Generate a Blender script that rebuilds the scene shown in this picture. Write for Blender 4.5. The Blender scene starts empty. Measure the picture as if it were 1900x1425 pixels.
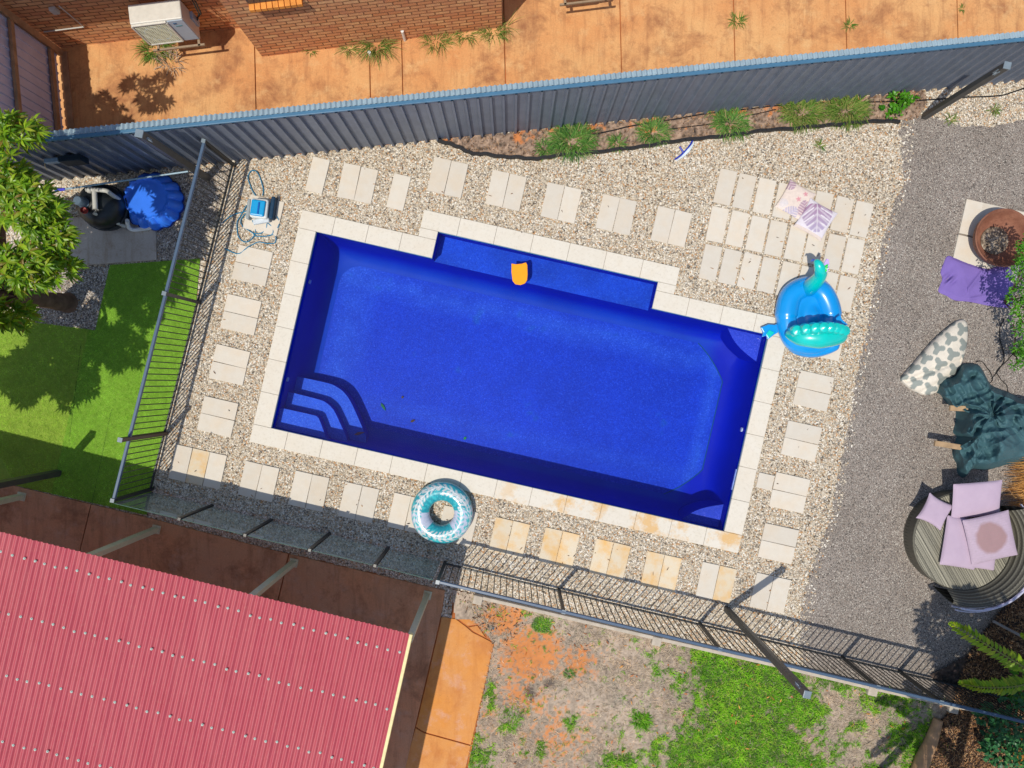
import bpy, bmesh, math, random
import numpy as np
from mathutils import Vector, Matrix, noise as mnoise
R = math.radians
random.seed(7); rng = np.random.default_rng(11)
scene = bpy.context.scene
COL = scene.collection
# ------------------------------------------------------------------ camera, sky, sun
H, F = 12.1, 1319.0            # drone height in metres, focal length in photo pixels
cam = bpy.data.cameras.new('camera'); cam.sensor_width = 36; cam.lens = 36*F/1900
cam.clip_start = 0.1; cam.clip_end = 400
camo = bpy.data.objects.new('camera', cam); COL.objects.link(camo)
camo.location = (0, 0, H); camo.rotation_euler = (0, 0, 0); scene.camera = camo
SUN_EL, SUN_AZ = R(67.7), R(49)          # shadows run towards (cos, sin) of SUN_AZ
wd = bpy.data.worlds.new('World'); scene.world = wd; wd.use_nodes = True
nt = wd.node_tree; sky = nt.nodes.new('ShaderNodeTexSky'); sky.sky_type = 'NISHITA'; sky.sun_disc = False
sky.sun_elevation = SUN_EL; sky.sun_rotation = math.atan2(-math.cos(SUN_AZ), -math.sin(SUN_AZ))
nt.links.new(sky.outputs[0], nt.nodes['Background'].inputs[0]); nt.nodes['Background'].inputs[1].default_value = 0.12
sl = bpy.data.lights.new('sun', 'SUN'); sl.energy = 3.15; sl.angle = R(0.5); sl.color = (1, .95, .84)
so = bpy.data.objects.new('sun', sl); COL.objects.link(so)
so.rotation_euler = Vector((math.cos(SUN_EL)*math.cos(SUN_AZ), math.cos(SUN_EL)*math.sin(SUN_AZ), -math.sin(SUN_EL))).to_track_quat('-Z', 'Y').to_euler()
scene.view_settings.view_transform = 'Standard'; scene.view_settings.look = 'None'
scene.view_settings.exposure = 0.14; scene.view_settings.gamma = 1
scene.cycles.max_bounces = 8; scene.cycles.transparent_max_bounces = 16
# ------------------------------------------------------------------ helpers
def W(px, py, z=0.0):          # a point seen at this photo position, standing at height z
    k = (H - z)/F
    return Vector(((px-950)*k, (712.5-py)*k, z))
def pts(lst, z=0.0): return [W(x, y, z) for x, y in lst]
def lin(c):                    # sRGB 0-255 -> linear
    return tuple((((v/255)+.055)/1.055)**2.4 if v > 10 else v/255/12.92 for v in c[:3]) + (1,)
def tag(o, label=None, cat=None, group=None, kind=None):
    if label: o['label'] = label
    if cat: o['category'] = cat
    if group: o['group'] = group
    if kind: o['kind'] = kind
    return o
def thing(name, label, cat, loc=(0, 0, 0), rz=0, group=None):
    o = bpy.data.objects.new(name, None); COL.objects.link(o)
    o.location = loc; o.rotation_euler = (0, 0, rz); o.empty_display_size = .1
    return tag(o, label, cat, group)
def copy_tree(o, parent=None):
    c = o.copy(); COL.objects.link(c); c.parent = parent
    for ch in [x for x in o.children]: copy_tree(ch, c)
    return c
def np_mesh(name, v, f, mat, parent=None, loc=None, smooth=False, col=None, sharp=None):
    v = np.asarray(v, dtype=np.float64).reshape(-1, 3)
    if parent is not None and loc is None:
        p = parent
        loc = (0, 0, 0)
        off = np.zeros(3); rzs = 0
        chain = []
        while p is not None: chain.append(p); p = p.parent
        M = Matrix.Identity(4)
        for q in reversed(chain):
            M = M @ (Matrix.Translation(q.location) @ q.rotation_euler.to_matrix().to_4x4())
        Mi = np.array(M.inverted())
        v = v @ Mi[:3, :3].T + Mi[:3, 3]
    elif loc is None:
        lo, hi = v.min(0), v.max(0)
        loc = ((lo[0]+hi[0])/2, (lo[1]+hi[1])/2, lo[2]); v = v - np.array(loc)
    me = bpy.data.meshes.new(name)
    if isinstance(f, np.ndarray):
        k = f.shape[1]; n = len(f)
        me.vertices.add(len(v)); me.vertices.foreach_set('co', v.ravel())
        me.loops.add(n*k); me.loops.foreach_set('vertex_index', f.ravel().astype(np.int32))
        me.polygons.add(n); me.polygons.foreach_set('loop_start', np.arange(0, n*k, k, dtype=np.int32))
        me.update(calc_edges=True)
    else:
        me.from_pydata(v.tolist(), [], f); me.update()
    if col is not None:
        at = me.color_attributes.new('pattern', 'FLOAT_COLOR', 'POINT')
        c4 = np.ones((len(v), 4)); c4[:, :3] = np.asarray(col)[:, :3]
        at.data.foreach_set('color', c4.ravel())
    me.polygons.foreach_set('use_smooth', np.full(len(me.polygons), bool(smooth)))
    if smooth and sharp: me.set_sharp_from_angle(angle=R(sharp))
    me.validate()
    if mat: me.materials.append(mat)
    o = bpy.data.objects.new(name, me); COL.objects.link(o); o.location = loc
    if parent is not None: o.parent = parent
    return o
class MB:
    def __init__(s): s.v = []; s.f = []
    def add(s, v, f):
        b = len(s.v); s.v += [tuple(p) for p in v]; s.f += [tuple(i+b for i in q) for q in f]; return s
    def box(s, c, size, rz=0, M=None):
        x, y, z = size[0]/2, size[1]/2, size[2]/2
        P = [Vector((a*x, b*y, d*z)) for d in (-1, 1) for b in (-1, 1) for a in (-1, 1)]
        rot = M if M is not None else Matrix.Rotation(rz, 3, 'Z')
        P = [rot @ p + Vector(c) for p in P]
        return s.add(P, [(0, 2, 3, 1), (4, 5, 7, 6), (0, 1, 5, 4), (2, 6, 7, 3), (0, 4, 6, 2), (1, 3, 7, 5)])
    def bar(s, p0, p1, w, h, up=(0, 0, 1)):       # square bar between two points
        p0, p1 = Vector(p0), Vector(p1); d = (p1-p0); L = d.length; d.normalize(); up = Vector(up)
        if abs(d.dot(up)) > .98: up = Vector((math.cos(RZ), math.sin(RZ), 0))
        sx = d.cross(up).normalized(); u2 = sx.cross(d).normalized()
        M = Matrix((d, sx, u2)).transposed()
        return s.box((p0+p1)/2, (L, w, h), M=M)
    def tube(s, P, r, n=8, caps=True, closed=False):
        P = [Vector(p) for p in P]; m = len(P); rr = r if hasattr(r, '__len__') else [r]*m
        rings = []; prev = None
        for i, p in enumerate(P):
            if closed: d = P[(i+1) % m]-P[i-1]
            else: d = P[min(i+1, m-1)]-P[max(i-1, 0)]
            d.normalize()
            if prev is None:
                a = Vector((0, 0, 1)) if abs(d.z) < .9 else Vector((1, 0, 0))
                x = d.cross(a).normalized()
            else:
                x = (prev-d*prev.dot(d)).normalized()
            prev = x; y = d.cross(x)
            rings.append([p+(x*math.cos(2*math.pi*k/n)+y*math.sin(2*math.pi*k/n))*rr[i] for k in range(n)])
        v = [q for g in rings for q in g]; f = []
        for i in range(m if closed else m-1):
            j = (i+1) % m
            for k in range(n): f.append((i*n+k, i*n+(k+1) % n, j*n+(k+1) % n, j*n+k))
        if caps and not closed: f += [tuple(range(n-1, -1, -1)), tuple((m-1)*n+k for k in range(n))]
        return s.add(v, f)
    def lathe(s, prof, c=(0, 0, 0), n=48, a0=0, a1=2*math.pi, sx=1, sy=1):
        full = abs(a1-a0-2*math.pi) < 1e-6; m = n if full else n+1; c = Vector(c)
        v = []; f = []
        for i in range(m):
            a = a0+(a1-a0)*i/n
            for r, z in prof: v.append(c+Vector((r*math.cos(a)*sx, r*math.sin(a)*sy, z)))
        k = len(prof)
        for i in range(n):
            j = (i+1) % m
            for q in range(k-1): f.append((i*k+q, j*k+q, j*k+q+1, i*k+q+1))
        return s.add(v, f)
    def prism(s, poly, z0, z1):
        n = len(poly); v = [(p[0], p[1], z0) for p in poly]+[(p[0], p[1], z1) for p in poly]
        a = sum(poly[i][0]*poly[(i+1) % n][1]-poly[(i+1) % n][0]*poly[i][1] for i in range(n))
        f = [tuple(range(n, 2*n))]+[(i, (i+1) % n, n+(i+1) % n, n+i) for i in range(n)]+[tuple(range(n-1, -1, -1))]
        if a < 0: f = [q[::-1] for q in f]
        return s.add(v, f)
    def grid(s, fn, nu, nv):
        b = [fn(i/nu, j/nv) for j in range(nv+1) for i in range(nu+1)]
        f = [(j*(nu+1)+i, j*(nu+1)+i+1, (j+1)*(nu+1)+i+1, (j+1)*(nu+1)+i) for j in range(nv) for i in range(nu)]
        return s.add(b, f)
    def build(s, name, mat, parent=None, smooth=False, bevel=0, sharp=40, loc=None, seg=2):
        o = np_mesh(name, s.v, s.f, mat, parent, loc, smooth, sharp=sharp)
        if bevel:
            m = o.modifiers.new('bevel', 'BEVEL'); m.width = bevel; m.segments = seg; m.limit_method = 'ANGLE'; m.angle_limit = R(40)
        return o
RZ = -R(12.85)                                   # the pool's turn
PC = W(965, 707.75)
UX = Vector((math.cos(RZ), math.sin(RZ), 0)); VX = Vector((-math.sin(RZ), math.cos(RZ), 0))
def L2W(u, v, z=0): return PC+UX*u+VX*v+Vector((0, 0, z))
def W2L(p): d = p-PC; return d.dot(UX), d.dot(VX)
def fbm(x, y, oct=4, seed=0):                     # vectorised value noise
    x = np.asarray(x, float); y = np.asarray(y, float); out = np.zeros(np.broadcast(x, y).shape); amp = .5
    for o in range(oct):
        xi = np.floor(x).astype(np.int64); yi = np.floor(y).astype(np.int64); fx = x-xi; fy = y-yi
        fx = fx*fx*(3-2*fx); fy = fy*fy*(3-2*fy)
        def h(a, b):
            n = (a*374761393+b*668265263+(seed+o)*974634777) & 0x7fffffff
            n = ((n ^ (n >> 13))*1274126177) & 0x7fffffff
            return ((n ^ (n >> 16)) & 0xffff)/65535.0
        out += amp*((h(xi, yi)*(1-fx)+h(xi+1, yi)*fx)*(1-fy)+(h(xi, yi+1)*(1-fx)+h(xi+1, yi+1)*fx)*fy)
        x = x*2.03+17.3; y = y*2.03+9.1; amp *= .5
    return out
def smooth_path(P, n=8, closed=False):            # Catmull-Rom through points
    P = [Vector(p) for p in P]; m = len(P); out = []
    rngi = range(m) if closed else range(m-1)
    for i in rngi:
        if closed: a, b, c, d = P[i-1], P[i], P[(i+1) % m], P[(i+2) % m]
        else: a, b, c, d = P[max(i-1, 0)], P[i], P[i+1], P[min(i+2, m-1)]
        for k in range(n):
            t = k/n
            out.append(.5*((2*b)+(c-a)*t+(2*a-5*b+4*c-d)*t*t+(3*b-a-3*c+d)*t**3))
    if not closed: out.append(P[-1])
    return out
def in_poly(x, y, poly):
    x = np.asarray(x); y = np.asarray(y); ins = np.zeros(x.shape, bool); n = len(poly)
    for i in range(n):
        x0, y0 = poly[i][0], poly[i][1]; x1, y1 = poly[(i+1) % n][0], poly[(i+1) % n][1]
        c = ((y0 > y) != (y1 > y)); ins ^= c & (x < (x1-x0)*(y-y0)/((y1-y0) if y1 != y0 else 1e-9)+x0)
    return ins
# ------------------------------------------------------------------ materials
class Mat:
    def __init__(s, name, rough=.6, spec=.3):
        s.m = bpy.data.materials.new(name); s.m.use_nodes = True; s.t = s.m.node_tree
        s.b = s.t.nodes['Principled BSDF']; s.b.inputs['Roughness'].default_value = rough
        s.b.inputs['Specular IOR Level'].default_value = spec; s._v = None
    def n(s, ty, **k):
        o = s.t.nodes.new(ty)
        for a, b in k.items(): setattr(o, a, b)
        return o
    def ln(s, a, b): s.t.links.new(a, b)
    def put(s, sock, v):
        if isinstance(v, (int, float)): sock.default_value = v
        elif isinstance(v, (tuple, list)): sock.default_value = tuple(v) if len(v) == 4 or len(sock.default_value) == 3 else tuple(v)+(1,)
        else: s.ln(v, sock)
    def vec(s, scale=None, rz=0):
        if s._v is None: s._v = s.n('ShaderNodeTexCoord').outputs['Object']
        if scale is None and not rz: return s._v
        mp = s.n('ShaderNodeMapping'); s.ln(s._v, mp.inputs[0]); mp.inputs['Rotation'].default_value = (0, 0, rz)
        if scale is not None: mp.inputs['Scale'].default_value = scale if hasattr(scale, '__len__') else (scale,)*3
        return mp.outputs[0]
    def noise(s, scale, detail=4, rough=.55, vec=None, dist=0):
        o = s.n('ShaderNodeTexNoise'); s.ln(vec or s.vec(), o.inputs['Vector'])
        o.inputs['Scale'].default_value = scale; o.inputs['Detail'].default_value = detail
        o.inputs['Roughness'].default_value = rough; o.inputs['Distortion'].default_value = dist
        return o.outputs[0]
    def vor(s, scale, vec=None, feature='F1', rand=1):
        o = s.n('ShaderNodeTexVoronoi', feature=feature); s.ln(vec or s.vec(), o.inputs['Vector'])
        o.inputs['Scale'].default_value = scale; o.inputs['Randomness'].default_value = rand
        return o
    def ramp(s, fac, stops, interp='LINEAR'):
        o = s.n('ShaderNodeValToRGB'); e = o.color_ramp.elements; o.color_ramp.interpolation = interp
        while len(e) > 1: e.remove(e[-1])
        for i, (p, c) in enumerate(stops):
            x = e[0] if i == 0 else e.new(p)
            x.position = p; x.color = (c,)*3+(1,) if isinstance(c, (int, float)) else (tuple(c)+(1,))[:4]
        s.ln(fac, o.inputs[0]); return o.outputs[0]
    def mix(s, fac, a, b, blend='MIX'):
        o = s.n('ShaderNodeMix', data_type='RGBA', blend_type=blend)
        s.put(o.inputs[0], fac); s.put(o.inputs[6], a); s.put(o.inputs[7], b); return o.outputs[2]
    def math(s, op, a, b=0):
        o = s.n('ShaderNodeMath', operation=op); s.put(o.inputs[0], a); s.put(o.inputs[1], b); return o.outputs[0]
    def island(s): return s.n('ShaderNodeNewGeometry').outputs['Random Per Island']
    def attr(s, name='pattern'): return s.n('ShaderNodeAttribute', attribute_name=name).outputs[0]
    def bump(s, h, strength=.5, dist=.01):
        o = s.n('ShaderNodeBump'); s.ln(h, o.inputs['Height']); o.inputs['Strength'].default_value = strength
        o.inputs['Distance'].default_value = dist; s.ln(o.outputs[0], s.b.inputs['Normal']); return o
    def col(s, c): s.put(s.b.inputs['Base Color'], c); return s
def simple(name, c, rough=.6, spec=.3, var=.12, scale=14, metal=0, bump=0, coat=0):
    m = Mat(name, rough, spec); c = lin(c) if max(c) > 1 else tuple(c)+(1,)
    nz = m.noise(scale, 4); d = tuple(x*(1-var) for x in c[:3]); l = tuple(min(1, x*(1+var)) for x in c[:3])
    m.col(m.ramp(nz, [(.3, d), (.7, l)])); m.b.inputs['Metallic'].default_value = metal
    if coat: m.b.inputs['Coat Weight'].default_value = coat; m.b.inputs['Coat Roughness'].default_value = .08
    if bump: m.bump(m.noise(scale*4, 3), bump, .004)
    return m.m
def pattern_mat(name, rough=.7, spec=.25, coat=0, bump=.15, bscale=220):
    m = Mat(name, rough, spec); m.col(m.mix(m.ramp(m.noise(30, 3), [(.3, 0), (.7, .16)]), m.attr(), (.25, .22, .2, 1)))
    if coat: m.b.inputs['Coat Weight'].default_value = coat; m.b.inputs['Coat Roughness'].default_value = .06
    if bump: m.bump(m.noise(bscale, 2), bump, .003)
    return m.m
def foliage(name, stops, rough=.45, spec=.35, trans=.25):
    m = Mat(name, rough, spec); m.col(m.ramp(m.island(), [(i/(len(stops)-1), c) for i, c in enumerate(stops)]))
    if trans:
        tr = m.n('ShaderNodeBsdfTranslucent'); m.ln(m.b.inputs['Base Color'].links[0].from_socket, tr.inputs[0])
        mx = m.n('ShaderNodeMixShader'); mx.inputs[0].default_value = trans
        out = m.t.nodes['Material Output']; m.ln(m.b.outputs[0], mx.inputs[1]); m.ln(tr.outputs[0], mx.inputs[2]); m.ln(mx.outputs[0], out.inputs[0])
    return m.m
def gravel(name, scale, stops, gap, bstr, patch):
    m = Mat(name, .75, .25)
    nz = m.n('ShaderNodeTexNoise'); m.ln(m.vec(), nz.inputs['Vector']); nz.inputs['Scale'].default_value = scale*.9; nz.inputs['Detail'].default_value = 2
    wv = m.n('ShaderNodeMix', data_type='VECTOR'); wv.inputs[0].default_value = .014*30/scale
    m.ln(m.vec(), wv.inputs[4]); m.ln(nz.outputs[1], wv.inputs[5]); v = wv.outputs[1]
    v1 = m.vor(scale, v); v2 = m.vor(scale*2.1, v)
    s1 = m.n('ShaderNodeSeparateColor'); m.ln(v1.outputs['Color'], s1.inputs[0])
    s2 = m.n('ShaderNodeSeparateColor'); m.ln(v2.outputs['Color'], s2.inputs[0])
    pick = m.math('GREATER_THAN', s1.outputs[1], .62)
    c = m.mix(pick, m.ramp(s1.outputs[0], stops, 'CONSTANT'), m.ramp(s2.outputs[0], stops, 'CONSTANT'))
    d1 = m.math('MULTIPLY', v1.outputs['Distance'], 1.0); 
    g = m.ramp(d1, [(.45, 1), (.8, gap)])  # gap darkens the crevices between stones, their shade put into the colour
    c = m.mix(1, c, g, 'MULTIPLY')
    c = m.mix(1, c, m.ramp(m.noise(1.1, 5, .6), [(.3, patch), (.7, 1.0)]), 'MULTIPLY')
    m.col(c); m.bump(m.math('SUBTRACT', 1, d1), bstr, .012); return m.m
cc = lambda *a: lin(a)[:3]
M_gravel = gravel('beige_gravel', 40, [(0, cc(210, 197, 176)), (.16, cc(236, 228, 214)), (.30, cc(188, 168, 140)), (.44, cc(204, 191, 171)), (.57, cc(164, 150, 132)), (.68, cc(192, 148, 104)), (.76, cc(136, 130, 120)), (.85, cc(222, 210, 190)), (.94, cc(104, 92, 78))], .6, .7, (.9, .87, .83))
M_grey = gravel('grey_gravel', 72, [(0, cc(154, 144, 136)), (.2, cc(170, 160, 151)), (.4, cc(138, 127, 119)), (.6, cc(162, 146, 134)), (.75, cc(108, 101, 96)), (.87, cc(204, 196, 184)), (.95, cc(82, 76, 72))], .55, .6, (.84, .83, .81))
def concrete(name, base, light, dark, worn=None, rough=.8):
    m = Mat(name, rough, .2); worn = worn or light
    c = m.mix(m.ramp(m.noise(.8, 7, .65), [(.38, 0), (.62, 1)]), base, light)
    c = m.mix(m.ramp(m.noise(1.3, 8, .72, dist=.3), [(.5, 0), (.68, .95)]), c, dark)
    c = m.mix(m.ramp(m.noise(2.9, 7, .7), [(.54, 0), (.68, .6)]), c, worn)
    c = m.mix(m.ramp(m.noise(5.5, 6, .75), [(.56, 0), (.72, .55)]), c, dark)
    c = m.mix(m.ramp(m.noise(38, 5, .75), [(.35, .0), (.75, .35)]), c, dark)
    dv = m.vec((5, .55, 1), R(-6)); c = m.mix(m.ramp(m.noise(1.5, 6, .7, dv), [(.5, 0), (.68, .45)]), c, dark)
    sp = m.vor(9); c = m.mix(m.ramp(sp.outputs['Distance'], [(.02, .7), (.05, 0)]), c, cc(70, 48, 36))
    m.col(c); m.bump(m.noise(60, 4), .15, .004); return m.m
M_path = concrete('orange_concrete', cc(212, 150, 96), cc(222, 172, 116), cc(148, 98, 68), cc(226, 184, 130))
M_patio = concrete('stained_patio_concrete', cc(214, 150, 106), cc(202, 152, 116), cc(142, 98, 70), cc(206, 166, 138))
M_side = concrete('amber_concrete', cc(214, 142, 66), cc(210, 152, 96), cc(186, 116, 62), cc(210, 168, 150))
M_slab = concrete('grey_slab_concrete', cc(204, 194, 182), cc(186, 174, 162), cc(146, 116, 84))
def stone(name, a, b, stain):
    m = Mat(name, .7, .25); oi = m.n('ShaderNodeObjectInfo').outputs['Random']
    v = m.n('ShaderNodeVectorMath', operation='ADD'); m.ln(m.vec(), v.inputs[0])
    cx = m.n('ShaderNodeCombineXYZ'); m.ln(m.math('MULTIPLY', oi, 37), cx.inputs[0]); m.ln(m.math('MULTIPLY', oi, 71), cx.inputs[1]); m.ln(cx.outputs[0], v.inputs[1])
    c = m.mix(m.noise(9, 5, .65, v.outputs[0]), a, b)
    c = m.mix(m.ramp(m.noise(2.6, 5, .65, v.outputs[0]), [(.44, 0), (.66, stain)]), c, lin((220, 176, 112)))
    sp = m.vor(150, v.outputs[0]); c = m.mix(m.ramp(sp.outputs['Distance'], [(.0, .45), (.28, 0)]), c, lin((168, 154, 138)))
    c = m.mix(1, c, m.ramp(oi, [(0, .93), (1, 1.03)]), 'MULTIPLY')
    m.col(c); m.bump(m.noise(120, 3), .2, .003); return m.m
M_paver = stone('cream_paver', lin((204, 193, 177)), lin((216, 208, 195)), .14)
M_paver_stain = stone('stained_cream_paver', lin((212, 202, 186)), lin((218, 196, 158)), 1.0)
m = Mat('cream_coping', .7, .25); sx = m.n('ShaderNodeSeparateXYZ'); m.ln(m.vec(), sx.inputs[0])
c = m.mix(m.noise(7, 6, .7), lin((211, 201, 184)), lin((222, 215, 203)))
low = m.math('MULTIPLY', m.math('LESS_THAN', sx.outputs[1], -1.70), m.ramp(sx.outputs[0], [(0, 0), (.0, .3), (1, 1)]))
c = m.mix(m.math('MULTIPLY', m.ramp(m.noise(2.1, 6, .7), [(.49, 0), (.62, 1)]), m.math('ADD', m.math('MULTIPLY', low, .85), .05)), c, lin((214, 172, 112)))
c = m.mix(m.ramp(m.noise(22, 5, .75), [(.52, 0), (.75, .5)]), c, lin((176, 164, 146)))
c = m.mix(m.math('MULTIPLY', m.math('SUBTRACT', m.island(), .5), .18), c, lin((190, 176, 156)))
m.col(c); m.bump(m.noise(90, 4), .25, .003); M_coping = m.m
M_soil = simple('red_soil', (176, 104, 60), .95, .1, .3, 3, bump=.5)
# ------------------------------------------------------------------ ground sheets
PL, PW, PR0, PR1, PV, PCW = 3.955, 1.722, -1.935, 1.92, 2.185, .30
def pool_outline(o): return [(-PL-o, -PW-o), (PL+o, -PW-o), (PL+o, PW+o), (PR1+o, PW+o), (PR1+o, PV+o), (PR0-o, PV+o), (PR0-o, PW+o), (-PL-o, PW+o)]
HOLE = [L2W(u, v) for u, v in pool_outline(.16)]
def rough_edge(P, step=.08, amp=.03, seed=0):
    out = []; n = len(P); r = random.Random(seed)
    for i in range(n):
        a, b = P[i], P[(i+1) % n]; d = b-a; L = d.length
        k = max(1, min(int(L/step), 200)); nrm = Vector((-d.y, d.x, 0)).normalized()
        for j in range(k): out.append(a+d*(j/k)+nrm*((r.random()-.5)*2*amp if j else 0))
    return out
def sheet(name, poly, z, mat, hole=False, label=None, cat=None, kind='structure', rough=0, seed=0, step=.08):
    P = [Vector((p.x, p.y, 0)) for p in poly]
    if rough: P = rough_edge(P, step, rough, seed)
    bm = bmesh.new(); loops = [P]+([HOLE] if hole else [])
    for lp in loops:
        vs = [bm.verts.new((p.x, p.y, z)) for p in lp]
        for i in range(len(vs)): bm.edges.new((vs[i], vs[(i+1) % len(vs)]))
    bmesh.ops.triangle_fill(bm, use_beauty=True, use_dissolve=False, edges=bm.edges[:])
    bmesh.ops.recalc_face_normals(bm, faces=bm.faces[:])
    for f in bm.faces:
        if f.normal.z < 0: f.normal_flip()
    me = bpy.data.meshes.new(name); bm.to_mesh(me); bm.free(); me.materials.append(mat)
    o = bpy.data.objects.new(name, me); COL.objects.link(o)
    return tag(o, label, cat, None, kind)
big = [Vector((-70, -70, 0)), Vector((70, -70, 0)), Vector((70, 70, 0)), Vector((-70, 70, 0))]
sheet('ground', big, 0.0, M_soil, True, 'bare red soil of the ground under and beyond the yard')
sheet('gravel_bed', pts([(-400, 352), (100, 332), (480, 293), (960, 243), (1440, 194), (1900, 147), (2300, 106), (2300, 1440), (1900, 1336), (1761, 1303), (1612, 1271), (1453, 1233), (1215, 1179), (886, 1103), (840, 1092), (838, 1150), (818, 1150), (826, 1095), (480, 1013), (275, 960), (-400, 800)]), .006, M_gravel, True,
      'beige pebble gravel around the blue swimming pool', rough=.012, step=.05)
sheet('grey_gravel', pts([(1668, 224), (1672, 290), (1677, 330), (1660, 380), (1640, 440), (1628, 490), (1615, 560), (1606, 620), (1595, 660), (1585, 720), (1575, 780), (1565, 830), (1555, 880), (1545, 940), (1530, 990), (1515, 1030), (1500, 1075), (1490, 1110), (1487, 1150), (1487, 1238), (1612, 1270), (1761, 1302), (1900, 1335), (2300, 1440), (2300, 200), (1900, 222), (1850, 232), (1790, 236), (1760, 222), (1712, 216), (1690, 208)]), .011, M_grey,
      label='fine grey gravel patch right of the pool', rough=.035, seed=2, step=.06)
m = Mat('artificial_turf', .85, .1); dp = m.n('ShaderNodeVectorMath', operation='DOT_PRODUCT'); m.ln(m.vec(), dp.inputs[0]); dp.inputs[1].default_value = tuple(UX)
roll = m.math('LESS_THAN', dp.outputs['Value'], W(139, 730).dot(UX))
c = m.mix(m.noise(1.3, 6, .65), m.mix(roll, cc(118, 160, 48), cc(142, 164, 58)), m.mix(roll, cc(140, 180, 62), cc(164, 184, 80)))
c = m.mix(m.ramp(m.noise(9, 6, .75), [(.45, 0), (.7, .45)]), c, cc(78, 122, 34)); c = m.mix(m.ramp(m.noise(170, 2), [(.3, .0), (.7, .55)]), c, cc(84, 128, 30))
c = m.mix(m.ramp(m.noise(60, 3), [(.45, .0), (.75, .4)]), c, cc(158, 188, 84))
m.col(c); m.bump(m.noise(230, 2), .8, .01); M_turf = m.m
TURF = [(205, 492), (372, 480), (365, 560), (331, 700), (290, 872), (273, 955), (28, 900), (-400, 800), (-400, 560), (60, 598), (178, 613)]
# the turf lies in rolls cut along the pool's width: two seams show
sheet('artificial_turf', pts(TURF), .018, M_turf, label='bright artificial turf left of the pool fence', rough=.004, step=.05)
mb = MB()
for a, b in (((207, 760), (170, 937)), ((150, 640), (128, 820))):
    p, q = W(*a, .0195), W(*b, .0195); d = (q-p).normalized(); s = Vector((-d.y, d.x, 0))*.004
    mb.add([p-s, p+s, q+s, q-s], [(0, 1, 2, 3)])
tag(mb.build('turf_seam', simple('turf_seam', (40, 66, 16), .9)), 'dark join lines between the rolls of turf', kind='structure')
# concrete slabs
def slab(name, poly, z, mat, label, bevel=.008):
    mb = MB(); mb.prism([(p.x, p.y) for p in pts(poly)], -.05, z)
    o = mb.build(name, mat, bevel=bevel, loc=(0, 0, 0)); o.location = (0, 0, 0); return tag(o, label, kind='structure')
for i, (a, b) in enumerate(zip([-420, 145, 478, 690, 750, 940, 1155, 1365, 1572, 1778, 2020], [145, 478, 690, 750, 940, 1155, 1365, 1572, 1778, 2020, 2420])):
    g = .8 if i else 0
    yb = lambda x: 338-.1025*x-(6 if x > 300 else 9)
    tl, tr = (a+g-16, -420), (b-g-16, -420)
    if b == 145: continue
    slab('concrete_path', [(a+g, yb(a)), (b-g, yb(b)), tr, tl], .03+.0007*(i % 3), M_path, 'orange stained concrete path behind the metal fence')
slab('concrete_path', [(-420, 372), (145, 318), (145, 30), (-420, 30)], .025, M_path, 'orange concrete path in the shaded corner')
slab('patio', [(-400, 770), (28, 901), (170, 935), (128, 1110), (60, 1700), (-400, 1700)], .03, M_patio, 'brown stained concrete patio under the red roof')
slab('patio', [(171.5, 935.3), (275, 960), (480, 1013), (536, 1027), (500, 1180), (380, 1700), (61.5, 1700), (129.5, 1110)], .031, M_patio, 'brown stained concrete patio under the red roof')
slab('patio', [(538, 1027.5), (826, 1095), (818, 1143), (770, 1348), (690, 1700), (382, 1700), (502, 1180)], .03, M_patio, 'brown stained concrete patio under the red roof')
slab('side_path', [(820, 1144), (846, 1148), (866, 1163), (876, 1172), (917, 1193), (874, 1381), (787, 1357), (772, 1348)], .02, M_side, 'orange concrete strip beside the patio with a broken corner')
slab('side_path', [(771, 1350), (786, 1359), (873.6, 1383), (820, 1620), (700, 1600)], .022, M_side, 'orange concrete strip beside the patio')
slab('side_path', [(848, 1146), (880, 1149), (884, 1158), (868, 1161)], .018, M_side, 'broken orange concrete corner piece')
slab('side_path', [(870, 1163), (886, 1160), (901, 1182), (879, 1171)], .021, M_side, 'broken orange concrete corner piece')
slab('pump_slab', [(60, 402), (205, 405), (291, 418), (292.5, 483), (150, 493), (60, 500)], .05, M_slab, 'grey concrete slab under the pool filter')
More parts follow.
